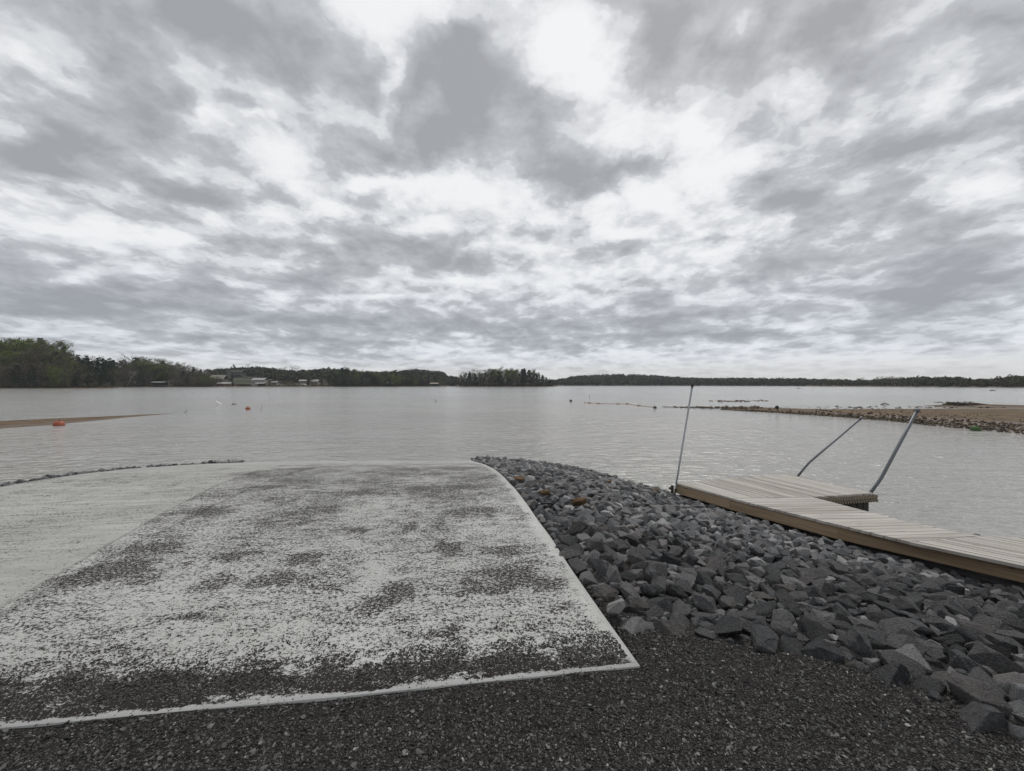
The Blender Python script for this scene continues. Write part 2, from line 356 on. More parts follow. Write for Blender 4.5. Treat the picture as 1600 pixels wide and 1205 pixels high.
def M_concrete():
    m, t = material('concrete')
    uv = t.new('ShaderNodeUVMap', uv_map='UVMap').outputs[0]
    s = t.new('ShaderNodeSeparateXYZ'); t.l.new(uv, s.inputs[0]); U, V = s.outputs[0], s.outputs[1]
    big = t.noise(uv, .55, 6, .6); mid = t.noise(uv, 3.0, 7, .65); fine = t.noise(uv, 60, 6, .7)
    clean = t.mix(t.mr(big, .35, .65), (.41,.41,.397), (.52,.52,.507))
    clean = t.mix(t.mr(mid, .42, .75, 0, .30), clean, (.27,.27,.255))
    clean = t.mix(t.mr(fine, .45, .7, 0, .30), clean, (.25,.24,.22))
    # broom finish and tyre sweeps across the left lane
    st = t.noise(t.map(uv, sc=(.7, 16, 1), rot=(0,0,math.radians(4))), 1.0, 8, .7)
    left = t.mr(t.math('ADD', U, t.math('MULTIPLY', V, .072)), -.02, .02, 1, 0)      # 1 on the left lane
    clean = t.mix(t.math('MULTIPLY', left, t.mr(st, .34, .62, 0, .45)), clean, (.27,.268,.25))
    st2 = t.noise(t.map(uv, sc=(.35, 5, 1), rot=(0,0,math.radians(-9))), 1.0, 5, .6)
    clean = t.mix(t.math('MULTIPLY', left, t.mr(st2, .54, .66, 0, .6)), clean, (.56,.56,.55))
    clean = t.mix(t.math('MULTIPLY', left, .8), clean, t.mix(1.0, clean, (.86,.86,.85), 'MULTIPLY'))
    # where washed-in dirt lies: a density for the right lane, with the photo's blotches
    d = t.math('MULTIPLY_ADD', t.math('SUBTRACT', t.noise(uv, 1.1, 5, .6),   .5), .24, t.mr(V, .3, 6.0, .462, .500))
    d = t.math('MULTIPLY_ADD', t.math('SUBTRACT', t.noise(t.map(uv, sc=(1, 2.2, 1)), 4.2, 5, .65), .5), .22, d)
    d = t.math('MULTIPLY_ADD', t.math('SUBTRACT', t.noise(t.map(uv, sc=(1, 1.8, 1)), 10, 4, .6), .5), .16, d)
    d = t.math('ADD', d, t.mr(V, 6.5, 10.5, 0, -.055))
    d = t.math('MULTIPLY_ADD', left, t.mr(st, .3, .7, -.08, -.035), d)
    wv = t.vmath('SUBTRACT', t.noise(uv, 5.0, 5, .65, out='Color'), (.5,.5,.5))
    uw = t.vmath('MULTIPLY_ADD', wv, (.5,.5,0)); t.put(uw.node.inputs[2], uv)
    for (px, py, rx, ry, amp) in CBLOT:
        w = on(px, py, float(ramp_z(4.0)));
        w = hit(px, py, .14); u, v = ramp_uv(w.x, w.y)
        k = w.y / F; q = t.map(uw, (u, v, 0), (0,0,0), (rx*k*1.2, ry*k*w.y/(CAM-w.z)*1.2, 1), 'TEXTURE')
        d = t.math('MULTIPLY_ADD', t.grad(q), amp*.95, d)
    # gravel kicked up along the near edge, a clean rim left at the very lip
    edge_w = t.math('MULTIPLY_ADD', t.noise(t.map(uv, sc=(1, .3, 1)), 1.3, 4, .6), .55, t.mr(U, 0, 4.3, .34, -.10))
    band = t.math('MULTIPLY', t.mr(V, t.math('MULTIPLY', edge_w, .4), edge_w, 1, 0, True), t.mr(V, .015, t.math('MULTIPLY_ADD', t.mr(t.noise(t.map(uv, sc=(1,.2,1)), 2.4, 5, .7), .34, .66), .07, 0.012), 0, 1, True))
    d = t.math('MULTIPLY_ADD', band, t.mr(t.noise(uv, 3.4, 6, .7), .36, .60, .02, .20), d)
    rim = t.mr(V, 0, t.mr(t.noise(uv, 4.0, 5, .7), .35, .65, .01, .09), -.25, 0); d = t.math('ADD', d, rim)
    rightrim = t.mr(t.attr('redge'), .0, t.mr(t.noise(uv, 2.3, 5, .7), .35, .65, .02, .22), -.12, 0); d = t.math('ADD', d, rightrim)
    sp = t.math('MULTIPLY_ADD', t.noise(uv, 110, 3, .6), .38, t.math('MULTIPLY', t.noise(t.map(uv, rot=(0,0,.5), sc=(1,1.25,1)), 36, 6, .70), .62))
    d = t.math('MINIMUM', d, t.math('MULTIPLY_ADD', band, .075, .532))
    th = t.math('SUBTRACT', d, sp)
    dirt = t.mr(th, -.006, .014, 0, 1.0)
    soft = t.mr(th, -.15, .05, 0, .48)
    dc = t.mix(t.noise(uv, 160, 2), (.012,.011,.010), (.048,.044,.041))
    gr = t.voro(uv, 150, out='Color'); gs = t.new('ShaderNodeSeparateColor'); t.l.new(gr, gs.inputs[0])
    dc = t.mix(t.mr(gs.outputs[0], .88, .92), dc, (.20,.19,.18))
    col = t.mix(soft, clean, (.22,.215,.20)); col = t.mix(dirt, col, dc)
    # the joint between the lanes
    ju = t.math('ABSOLUTE', t.math('ADD', U, t.math('MULTIPLY', V, .072)))
    col = t.mix(t.mr(ju, .004, .03, .38, 0), col, (.09,.085,.08))
    h = t.math('ADD', t.math('MULTIPLY', t.math('MULTIPLY', dirt, t.noise(uv, 120, 3, .7)), 1.0), t.math('MULTIPLY', fine, .15))
    t.out(col, .9, t.bump(h, .8, .008), .12)
    return m
def ramp_uv(x, y):                                     # u: right of the lane joint, v: up from the near edge
    return x - (-3.53 - 0.172*(y-3.0)), y - ynear(x)
CBLOT = [(800,905,75,26,.20),(860,915,40,18,.15),(745,925,45,14,.14),(620,930,48,26,.16),(572,950,32,24,.14),(690,992,34,13,.20),
 (480,872,42,14,.17),(365,872,44,12,.12),(180,893,80,24,.26),(130,905,60,14,.16),(330,915,42,22,.12),(300,965,60,16,.14),
 (552,832,24,9,.18),(642,826,24,10,.12),(700,858,28,12,.17),(682,822,18,7,.12),(790,860,44,16,.10),(735,762,50,6,.12),(660,765,30,5,.12),
 (760,800,70,7,.09),(240,860,70,16,.14),(330,800,44,12,.17),(415,762,34,5,.2),(500,800,60,10,.08),(250,905,60,14,.1),(560,772,60,6,.07),(440,905,60,14,.08)]
def M_wood(name, c1, c2, c3, along=(1, 14, 14)):
    m, t = material(name); c = t.new('ShaderNodeTexCoord').outputs['Object']
    rnd = t.attr('rnd'); off = t.new('ShaderNodeCombineXYZ'); t.l.new(t.math('MULTIPLY', rnd, 17.0), off.inputs[2])
    uv = t.new('ShaderNodeUVMap', uv_map='UVMap').outputs[0]
    p = t.vmath('ADD', uv, off.outputs[0])
    g = t.noise(t.map(p, sc=(1.2, 55, 7)), 1.0, 7, .65, .4); g2 = t.noise(t.map(p, sc=(.8, 9, 1)), 1.5, 4, .6)
    col = t.ramp(g, [(.28, c1), (.55, c2), (.8, c3)])
    col = t.mix(t.math('MULTIPLY', rnd, .75), col, t.mix(1.0, col, (.60,.57,.54), 'MULTIPLY'))
    col = t.mix(t.mr(g2, .5, .75, 0, .35), col, t.mix(1.0, col, (.55,.52,.5), 'MULTIPLY'))
    kn = t.voro(t.map(p, sc=(2.2, 7, 1)), 1.0, out='Distance')
    col = t.mix(t.mr(kn, .05, .12, .7, 0), col, t.mix(1.0, col, (.3,.26,.22), 'MULTIPLY'))
    t.out(col, .82, t.bump(g, .5, .004), .25)
    return m
def M_simple(name, col, rough=.6, metal=0.0, var=.25, scale=8.0, spec=.4):
    m, t = material(name); c = t.new('ShaderNodeTexCoord').outputs['Object']
    n = t.noise(c, scale, 6, .65)
    col2 = tuple(v*(1-var) for v in col); col3 = tuple(min(v*(1+var), 1) for v in col)
    t.out(t.mix(n, col2, col3), t.mr(n, .2, .8, rough*.8, min(1, rough*1.2)), t.bump(n, .2, .01), spec, metal)
    return m
def M_water():
    m, t = material('water')
    c = t.new('ShaderNodeTexCoord').outputs['Object']
    # wind ripples: crests lie across the breeze, with calmer and rougher patches
    calm = t.mr(t.noise(t.map(c, sc=(.5,1,1)), .05, 4, .55), .38, .62, .55, 1.15, True)
    w1 = t.noise(t.map(c, rot=(0,0,math.radians(14)), sc=(.42,1,1)), 3.0, 2, .5, .9)
    w2 = t.noise(t.map(c, rot=(0,0,math.radians(24)), sc=(.50,1,1)), 8.0, 2, .5, .6)
    w3 = t.noise(t.map(c, rot=(0,0,math.radians(8)), sc=(.6,1,1)), .8, 2, .5, .5)
    h = t.math('MULTIPLY_ADD', w2, .30, w1); h = t.math('MULTIPLY_ADD', w3, 1.2, h)
    sy = t.new('ShaderNodeSeparateXYZ'); t.l.new(c, sy.inputs[0])       # the breeze drops out on the lake
    h = t.math('MULTIPLY', t.math('MULTIPLY', h, calm), t.mr(sy.outputs[1], 14, 160, 1.0, .52, True))
    silt = t.noise(c, .035, 4, .6)
    col = t.mix(t.mr(silt, .35, .7), (.27,.27,.252), (.34,.32,.29))
    t.out(col, .13, t.bump(h, 1.0, .15), .5)
    t.b.inputs['IOR'].default_value = 1.333
    return m
def M_sand(name='sand'):
    m, t = material(name); c = t.new('ShaderNodeTexCoord').outputs['Object']
    n = t.noise(c, .9, 7, .65); n2 = t.noise(c, 7, 5, .7)
    col = t.ramp(n, [(.3,(.075,.053,.034)),(.5,(.12,.085,.054)),(.72,(.17,.125,.085))])
    col = t.mix(t.mr(n2, .55, .7, 0, .6), col, (.10,.075,.055))
    wet = t.mr(t.attr('wet'), 0, 1)
    col = t.mix(t.math('MULTIPLY', wet, .7), col, (.11,.085,.065))
    t.out(col, t.mr(wet, 0, 1, .95, .6), t.bump(n2, .5, .05), .15)
    return m
def M_leaf(name, a, b, c2):
    m, t = material(name); oc = t.new('ShaderNodeTexCoord').outputs['Object']
    r = t.new('ShaderNodeObjectInfo').outputs['Random']
    n = t.noise(oc, .55, 4, .6)
    col = t.ramp(n, [(.3, a), (.5, b), (.7, c2)])
    col = t.mix(t.math('MULTIPLY', r, .6), col, t.mix(1.0, col, (.75,.72,.62), 'MULTIPLY'))
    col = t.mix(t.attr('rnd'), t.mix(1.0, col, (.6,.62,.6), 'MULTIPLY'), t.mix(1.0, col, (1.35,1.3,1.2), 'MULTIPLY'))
    t.out(col, .8, None, .2)
    return m
MAT = dict(
 gravel=M_gravel(), rock=M_rock('riprap_rock'), rockm=M_rock('riprap_rock_pile', False), warmrock=M_rock('rusty_rock', True, True),
 water=M_water(), sand=M_sand(),
 deck=M_wood('weathered_deck_board', (.26,.24,.215), (.45,.425,.39), (.60,.575,.54)),
 fascia=M_wood('treated_board', (.20,.145,.09), (.34,.255,.17), (.45,.35,.245)),
 steel=M_simple('galvanised_steel', (.30,.31,.32), .42, .75, .3, 30), darksteel=M_simple('dark_steel', (.13,.14,.15), .5, .6, .3, 30),
 white=M_simple('white_paint', (.62,.62,.60), .6, 0, .12), black=M_simple('underdock_black', (.016,.016,.017), .6, 0, .3),
 rust=M_simple('rusty_iron', (.06,.04,.03), .85, .2, .5, 40), orange=M_simple('faded_orange_plastic', (.30,.075,.035), .5, 0, .25, 6),
 green=M_simple('green_algae_plastic', (.035,.085,.022), .7, 0, .5, 9), darkgreen=M_simple('dark_weedy_plastic', (.028,.036,.024), .8, 0, .5, 9),
 bark=M_simple('bark', (.085,.072,.060), .9, 0, .4, 2), palebark=M_simple('pale_bark', (.26,.24,.21), .9, 0, .3, 2),
 pine=M_leaf('pine_needles', (.018,.030,.018), (.028,.044,.026), (.046,.064,.034)),
 spring=M_leaf('spring_leaves', (.065,.090,.024), (.105,.135,.034), (.15,.18,.050)),
 bud=M_leaf('budding_twigs', (.070,.060,.044), (.100,.090,.062), (.125,.120,.072)),
 forestf=M_leaf('far_forest', (.032,.040,.026), (.055,.060,.036), (.080,.076,.050)),
 soil=M_simple('leaf_litter', (.065,.052,.038), .95, 0, .4, .08), lawn=M_simple('lawn', (.034,.040,.018), .95, 0, .3, .2),
 roofw=M_simple('pale_metal_roof', (.30,.30,.29), .5, 0, .15, 1), roofd=M_simple('dark_shingles', (.05,.048,.046), .9, 0, .3, 2),
 rooft=M_simple('tan_roof', (.24,.22,.19), .9, 0, .2, 2), wallw=M_simple('white_wall', (.27,.265,.25), .8, 0, .1, 1),
 wallt=M_simple('tan_wall', (.17,.15,.125), .85, 0, .2, 1), wallg=M_simple('grey_green_wall', (.12,.135,.12), .85, 0, .2, 1),
 glass=M_simple('window_glass', (.02,.022,.025), .1, 0, .2, 1), brick=M_simple('red_brick', (.16,.075,.055), .9, 0, .3, 2))

# ------------------------------------------------------------------ water, ground
me = np_mesh('water', [(-1950,-400,0),(1950,-400,0),(1950,2050,0),(-1950,2050,0)], [(0,1,2,3)])
tag(link('water', me, MAT['water']), kind='structure')

def grid(name, xs, ys, zf, mat, attrs=None):
    X, Y = np.meshgrid(xs, ys); Z = zf(X.ravel(), Y.ravel())
    V = np.column_stack([X.ravel(), Y.ravel(), Z]); nx, ny = len(xs), len(ys)
    i = (np.arange(ny-1)[:,None]*nx + np.arange(nx-1)[None,:]).ravel()
    me = np_mesh(name, V, np.column_stack([i, i+1, i+nx+1, i+nx]), True, attrs(X.ravel(), Y.ravel(), Z) if attrs else None)
    return link(name, me, mat)
def gz(x, y):
    z = ground(x, y)
    dn = ynear(x) - y; lip = .006*np.exp(-np.maximum(dn, 0)/.05)*(dn > -.05)*(x < xr(y)+.05)*(.75+.3*vnoise(x, y*0, 3.1, 14))
    return z + lip + (vnoise(x, y, 1.3, 1)-.5)*.02 + (vnoise(x, y, 5, 2)-.5)*.012 - np.where((x > xl(y)) & (x < xr(y)) & (y > ynear(x)+.06), .03, 0)
xs = np.concatenate([np.linspace(-22,-9.2,20), np.arange(-9,7.5,.07), np.linspace(7.7,20,24)])
ys = np.concatenate([np.linspace(-14,.6,24), np.arange(.7,4.6,.05), np.arange(4.65,18,.12)])
tag(grid('gravel_ground', xs, ys, gz, MAT['gravel']), kind='structure')
# lake bed far out, below the water, so the ground reaches the shores
tag(grid('lake_bed', np.linspace(-1500,1500,7), np.linspace(-400,1800,6), lambda x, y: x*0-1.9, MAT['sand']), kind='structure')

# ------------------------------------------------------------------ concrete ramp (two lanes poured side by side)
MAT['concrete'] = M_concrete()
def slab(name, x0f, x1f, nx, drop):
    V = []; U = []; RE = []
    ts = np.linspace(0, 1, nx); vv = np.concatenate([np.arange(0, 8, .12), np.arange(8, 13.6, .3)])
    for v in vv:
        for tt in ts:
            # solve y for this v on the line x = mix(x0, x1)
            y = 2.0 + v
            for _ in range(6):
                x = x0f(y)*(1-tt) + x1f(y)*tt; y = ynear(x) + v
            wob = (float(vnoise(x, y, 1.1, 5))-.5)*.022 if v == 0 else 0.0
            wx = (float(vnoise(y, 3.3, 1.6, 6))-.5)*.018 if tt in (0.0, 1.0) and x1f is xr and tt == 1.0 else 0.0
            z = float(ramp_z(y)) + .010 - drop(x, y)
            V.append((x+wx, y+wob, z)); U.append(ramp_uv(x, y)); RE.append(xr(y)-x)
    n = len(vv); fs = [(j*nx+i, j*nx+i+1, (j+1)*nx+i+1, (j+1)*nx+i) for j in range(n-1) for i in range(nx-1)]
    # skirt: rim pulled down 11 cm
    rim = [i for i in range(nx)] + [j*nx+nx-1 for j in range(1, n)] + [(n-1)*nx+i for i in range(nx-2, -1, -1)] + [j*nx for j in range(n-2, 0, -1)]
    b = len(V)
    for r in rim: x, y, z = V[r]; V.append((x, y, z-.13)); U.append(U[r]); RE.append(RE[r])
    k = len(rim)
    fs += [(rim[i], b+i, b+(i+1)%k, rim[(i+1)%k]) for i in range(k)]
    me = np_mesh(name, V, fs, False, {'redge': RE}, U)
    for p in me.polygons: p.use_smooth = p.index < (n-1)*(nx-1)
    return tag(link(name, me, MAT['concrete']), kind='structure')
slab('ramp_pavement', lambda y: xc(y)+.004, xr, 40, lambda x, y: 0.0)
slab('ramp_pavement', xl, lambda y: xc(y)-.004, 40, lambda x, y: .006 + .004*max(xc(y)-x, 0))

# ------------------------------------------------------------------ rocks
def rock_proto(seed, detail=True, flat=None):
    r = random.Random(seed); bm = bmesh.new()
    sx, sy, sz = 1.0, r.uniform(.62,.92), r.uniform(.46,.82) if flat is None else flat
    for _ in range(r.randint(11, 17)):
        v = Vector((r.gauss(0,1), r.gauss(0,1), r.gauss(0,1))).normalized()
        k = max(abs(v.x), abs(v.y), abs(v.z)) ** .45      # a little boxy
        v = v / k * r.uniform(.84, 1.08)
        bm.verts.new((v.x*sx, v.y*sy, v.z*sz))
    res = bmesh.ops.convex_hull(bm, input=bm.verts[:])
    bmesh.ops.delete(bm, geom=[g for g in res['geom_interior'] if isinstance(g, bmesh.types.BMVert)], context='VERTS')
    bmesh.ops.dissolve_limit(bm, angle_limit=math.radians(16), verts=bm.verts[:], edges=bm.edges[:])
    if detail:
        bmesh.ops.bevel(bm, geom=bm.edges[:], offset=.045, segments=2, affect='EDGES', profile=.6)
        bmesh.ops.triangulate(bm, faces=bm.faces[:])
        bmesh.ops.subdivide_edges(bm, edges=[e for e in bm.edges if e.calc_length() > .3], cuts=2, use_grid_fill=True)
        bmesh.ops.triangulate(bm, faces=bm.faces[:])
        from mathutils import noise as mn
        o = Vector((seed*3.1, seed*1.7, 0))
        for v in bm.verts:
            n = mn.fractal(v.co*2.3 + o, 0.8, 2.1, 5)
            v.co += v.co.normalized() * n * .085
    else:
        bmesh.ops.bevel(bm, geom=bm.edges[:], offset=.04, segments=1, affect='EDGES')
        bmesh.ops.triangulate(bm, faces=bm.faces[:])
    me = bpy.data.meshes.new('rock'); bm.to_mesh(me); bm.free()
    me.update(); return me
PD = [rock_proto(100+i) for i in range(18)]
PS = []
for i in range(14):
    me = rock_proto(300+i, False)
    v = np.zeros(len(me.vertices)*3); me.vertices.foreach_get('co', v)
    PS.append((v.reshape(-1,3), np.array([p.vertices[:] for p in me.polygons])))
def rotmat(rz, tx, ty):
    return (Matrix.Rotation(rz,3,'Z') @ Matrix.Rotation(tx,3,'X') @ Matrix.Rotation(ty,3,'Y'))
def pack(cands, k=.80):                                # largest first, no two closer than their sizes allow
    cell = .36; H = {}; out = []
    for (x, y, r) in cands:
        cx, cy = int(x//cell), int(y//cell); ok = True
        for i in (-1,0,1):
            for j in (-1,0,1):
                for (a, b, q) in H.get((cx+i, cy+j), ()):
                    if (a-x)**2+(b-y)**2 < (k*(r+q))**2: ok = False; break
                if not ok: break
            if not ok: break
        if ok: H.setdefault((cx,cy), []).append((x,y,r)); out.append((x,y,r))
    return out
def bank_candidates(n, lo, hi, rng):
    xs = rng.uniform(-2.2, 9.5, n); ys = rng.uniform(-1.0, 15.6, n)
    m = inpoly(xs, ys, [(a+.06 if i < 11 else a+.035, b+(.04 if i < 11 else 0)) for i, (a, b) in enumerate(TOP)] + [(a+.55, b-.05) for a, b in BOT[::-1]])
    m &= (np.abs(xs) < 1.25*np.maximum(ys, 0) + 4.6) & (ys > -1.0)
    xs, ys = xs[m], ys[m]
    r = np.clip(rng.lognormal(math.log(.062), .42, len(xs)), lo, hi)
    dt, _, _ = poly_dist(xs, ys, TOP)
    r *= np.interp(ys, [2.2, 3.2, 5, 12], [.98, .80, .74, .80])
    r = np.minimum(r, .055 + dt*.3 + (ys < 4.5)*.05)
    o = np.argsort(-r); return list(zip(xs[o], ys[o], r[o]))
rocks = pack(bank_candidates(240000, .024, .125, RNG), .72)
under = pack(bank_candidates(80000, .04, .08, RNG), .82)
special = [(905,789,.16,'warmrock','bright orange-tan wedge-shaped rock alone among the dark rocks'),
 (851,774,.13,'warmrock','small upright rust-orange rock near the ramp edge'),
 (812,753,.17,'warmrock','long rust-streaked rock close to the ramp edge, farthest of the orange rocks along it'),
 (950,756,.15,'warmrock','flat pale orange rock high in the middle of the bank'),
 (1040,768,.16,'warmrock','orange slab at the dock corner beside the straight pole'),
 (1024,770,.13,'warmrock','low orange-brown rock just left of the dock corner, by the water'),
 (1061,775,.15,'warmrock','pale yellow slab against the left end of the dock board'),
 (1102,788,.13,'warmrock','small orange stone under the left dock board'),
 (1136,796,.17,'warmrock','flat pinkish orange slab at the joint of the dock boards'),
 (1180,801,.12,'warmrock','knobbly brown stone touching the second dock board'),
 (962,955,.085,'pale','rounded pale grey speckled rock at the edge of the ramp')]
m_p, tp = material('pale_granite'); cc = tp.new('ShaderNodeTexCoord').outputs['Object']
tp.out(tp.mix(tp.mr(tp.noise(cc, 40, 5, .7), .4, .6), (.13,.13,.125), (.30,.295,.285)), .8, tp.bump(tp.noise(cc, 30, 5), .6, .02), .3); MAT['pale'] = m_p
sp_pts = []
for (px, py, r, mk, lab) in special:
    w = hit(px, py, .03); r *= .68 if mk == 'warmrock' else .9; sp_pts.append((w.x, w.y, r, w.z, mk, lab))
rocks = [q for q in rocks if all((q[0]-s[0])**2+(q[1]-s[1])**2 > (.95*(q[2]+s[2]))**2 for s in sp_pts)]
gxy = np.array([(x,y) for x,y,_ in rocks]); gz_r = ground(gxy[:,0], gxy[:,1])
score = np.array([r/y if abs(x) < 1.16*y and y > 1.5 else 0 for x,y,r in rocks])
order = np.argsort(-score); big = set(order[:285].tolist())
dtop, _, _ = poly_dist(gxy[:,0], gxy[:,1], TOP); dbot, _, _ = poly_dist(gxy[:,0], gxy[:,1], BOT)
RV, RF, RA, nb = [], [], [], 0
def add_pile(x, y, z, r, proto, R, rnd, V, Fl, A, n0, s3=(1,1,1)):
    v, f = proto; vv = (v*np.array(s3)) @ np.array(R).T * r + np.array((x,y,z)); V.append(vv); Fl.append(f+n0); A.append(np.full(len(v), rnd)); return n0+len(v)
for i, (x, y, r) in enumerate(rocks):
    rz, tx, ty = random.uniform(0, 6.28), random.gauss(0,.40), random.gauss(0,.40)
    z = float(gz_r[i]) + r*random.uniform(.02,.42)
    if dtop[i] < .2: z -= r*.25
    s = (random.uniform(.9,1.25), random.uniform(.8,1.1), random.uniform(.8,1.15))
    if i in big:
        o = link('rock', random.choice(PD), MAT['rock'])
        o.location = (x,y,z); o.scale = (r*s[0]*1.12, r*s[1]*1.12, r*s[2]*1.12); o.rotation_euler = rotmat(rz,tx,ty).to_euler()
        if dtop[i] < .34 and y < 2.95: lab, g = 'dark grey angular rock lining the edge of the dark gravel', 'riprap rocks along the gravel edge'
        elif dtop[i] < .34: lab, g = 'dark grey angular rock lying along the right edge of the concrete ramp', 'riprap rocks along the ramp edge'
        elif dbot[i] < .5: lab, g = 'dark grey angular rock in the row next to the wooden dock', 'riprap rocks beside the dock'
        elif s[0] > 1.13: lab, g = 'long slab-like dark grey rock in the middle of the stony bank', 'long riprap slabs in the bank'
        else: lab, g = 'chunky dark grey angular rock in the middle of the stony bank', 'chunky riprap rocks in the bank'
        tag(o, lab, 'rock', g)
    else:
        nb = add_pile(x, y, z, r*1.1, random.choice(PS), rotmat(rz,tx,ty), random.random(), RV, RF, RA, nb, s)
for (x, y, r) in under:
    z = float(ground(x, y)[0]) - r*.55
    nb = add_pile(x, y, z, r*1.25, random.choice(PS), rotmat(random.uniform(0,6.28), random.gauss(0,.4), random.gauss(0,.4)), random.random()*.5, RV, RF, RA, nb)
me = np_mesh('riprap', np.concatenate(RV), np.concatenate(RF), False, {'rnd': np.concatenate(RA)})
tag(link('riprap', me, MAT['rockm']), 'smaller and more distant dark grey rocks of the stony bank between ramp and dock', 'riprap', kind='stuff')
for k, (x, y, r, z, mk, lab) in enumerate(sp_pts):
    base = PD[k % len(PD)].copy(); base.materials.clear()
    o = link('rock', base, MAT[mk]); o.location = (x, y, z + r*.45)
    fl = .45 if ('flat' in lab or 'slab' in lab or 'long' in lab) else .95
    o.scale = (r, r*.8, r*fl) if mk != 'pale' else (r, r*.9, r*1.2)
    o.rotation_euler = rotmat(random.uniform(-.6,.6), random.gauss(0,.2), random.gauss(0,.2)).to_euler()
    tag(o, lab, 'rock')
# rocks beyond the left edge of the ramp
RV, RF, RA, nb = [], [], [], 0
for k in range(900):
    y = random.uniform(5.0, 13.6); d = random.random()**1.6*1.0
    r = random.uniform(.05,.10) if y < 12.2 else random.uniform(.05,.13)
    x = xl(y) - .02 - r*.6 - d; z = float(ramp_z(y)) - .02 - .40*d + (.0 if y < 11.8 else .05)
    nb = add_pile(x, y, z, r, random.choice(PS), rotmat(random.uniform(0,6.28), random.gauss(0,.4), random.gauss(0,.4)), random.random()*.95 if y < 12 else .9+random.random()*.1, RV, RF, RA, nb)
me = np_mesh('riprap', np.concatenate(RV), np.concatenate(RF), False, {'rnd': np.concatenate(RA)})
tag(link('riprap', me, MAT['rockm']), 'low line of small dark rocks along the left edge of the concrete ramp', 'riprap', kind='stuff')

# ------------------------------------------------------------------ loose gravel: real stones over the ground sheet
def pebble_material():
    m, t = material('pebbles'); r = t.attr('rnd'); c = t.new('ShaderNodeTexCoord').outputs['Object']
    col = t.ramp(r, [(0,(.019,.018,.0175)),(.42,(.044,.042,.041)),(.74,(.088,.085,.082)),(.91,(.12,.12,.118)),(.985,(.19,.19,.185)),(1,(.32,.31,.29))])
    n = t.noise(c, 120, 3, .6); col = t.mix(n, t.mix(1.0, col, (.7,.68,.66), 'MULTIPLY'), t.mix(1.0, col, (1.25,1.25,1.25), 'MULTIPLY'))
    t.out(col, .82, None, .14); return m
MAT['pebble'] = pebble_material()
def pebble_proto(seed):
    r = random.Random(seed); bm = bmesh.new()
    for _ in range(9):
        v = Vector((r.gauss(0,1), r.gauss(0,1), r.gauss(0,1))).normalized(); bm.verts.new((v.x, v.y*.75, v.z*.5))
    bmesh.ops.convex_hull(bm, input=bm.verts[:]); bm.verts.ensure_lookup_table()
    bmesh.ops.delete(bm, geom=[v for v in bm.verts if not v.link_faces], context='VERTS')
    bm.verts.index_update()
    out = (np.array([v.co[:] for v in bm.verts]), np.array([[q.index for q in f.verts] for f in bm.faces])); bm.free(); return out
PP = [pebble_proto(i) for i in range(16)]
def scatter_pebbles(name, X, Y, Z, R, A, label):
    V, Fl, AT, n0 = [], [], [], 0; n = len(X); which = RNG.integers(0, 16, n)
    ang = RNG.uniform(0, 6.283, n); ca, sa = np.cos(ang), np.sin(ang); st = RNG.uniform(.7, 1.3, n); tl = RNG.normal(0, .3, n)
    for k in range(16):
        m = np.where(which == k)[0]
        if not len(m): continue
        v, f = PP[k]; v = v[None]*np.stack([R[m]*st[m], R[m], R[m]], 1)[:,None,:]
        x, y, z = v[...,0], v[...,1], v[...,2]; z = z + x*tl[m][:,None]*.6
        W = np.stack([x*ca[m][:,None]-y*sa[m][:,None]+X[m][:,None], x*sa[m][:,None]+y*ca[m][:,None]+Y[m][:,None], z+Z[m][:,None]], -1)
        nv = v.shape[1]; V.append(W.reshape(-1,3)); Fl.append((f[None]+ (n0+np.arange(len(m))*nv)[:,None,None]).reshape(-1,3)); AT.append(np.repeat(A[m], nv)); n0 += len(m)*nv
    me = np_mesh(name, np.concatenate(V), np.concatenate(Fl), False, {'rnd': np.concatenate(AT)})
    return tag(link(name, me, MAT['pebble']), label, 'gravel', kind='stuff')
def gravel_size(n): return np.clip(RNG.lognormal(math.log(.0046), .48, n), .0028, .018)
N = 190000
yy = 1.35 + 1.8*RNG.random(N)**1.15; xx = RNG.uniform(-1.4, 1.55, N)*yy
keep = ((yy < ynear(xx) - .004) | ((xx > xr(yy)+.01))) & ~inpoly(xx, yy, [(a+.10, b+.07) for a, b in TOP[:11]] + [(.75,3.0),(9,3.0)] ) & ~inpoly(xx, yy, BANK)
keep |= (inpoly(xx, yy, BANK) & (poly_dist(xx, yy, TOP)[0] < .16 + .25*RNG.random(len(xx))) & (yy < 3.1))
xx, yy = xx[keep], yy[keep]
rr = gravel_size(len(xx)); zz = gz(xx, yy) + rr*.25
scatter_pebbles('gravel', xx, yy, zz, rr, RNG.random(len(xx))**1.15, 'loose dark gravel and small pebbles in front of the concrete ramp')
# pebbles kicked onto the slab
N = 70000
tt = RNG.random(N); xx = -6.5 + 7.2*tt; v = np.abs(RNG.normal(0, 1, N))*(.20 + .10*(1-tt)); yy = ynear(xx) + .03 + v
keep = (xx < xr(yy)-.03) & (vnoise(xx, yy, 5.5, 9)*.6 + vnoise(xx, yy, 17, 10)*.4 > .52 - .20*(v < .34) + .0*tt) & (v > .03+.10*vnoise(xx, yy*0, 2.7, 11))
xx, yy = xx[keep], yy[keep]; rr = np.clip(RNG.lognormal(math.log(.0048), .4, len(xx)), .003, .014)
x2 = RNG.uniform(-3.8, .6, 2600); y2 = ynear(x2) + RNG.random(2600)**1.5*4.0; k2 = x2 < xr(y2)-.03; x2, y2 = x2[k2], y2[k2]
xx = np.concatenate([xx, x2]); yy = np.concatenate([yy, y2]); rr = np.concatenate([rr, RNG.uniform(.003,.007,len(x2))])
scatter_pebbles('gravel', xx, yy, ramp_z(yy)+.010+rr*.25, rr, RNG.random(len(xx))*.9, 'dark gravel kicked up onto the near edge of the concrete ramp')

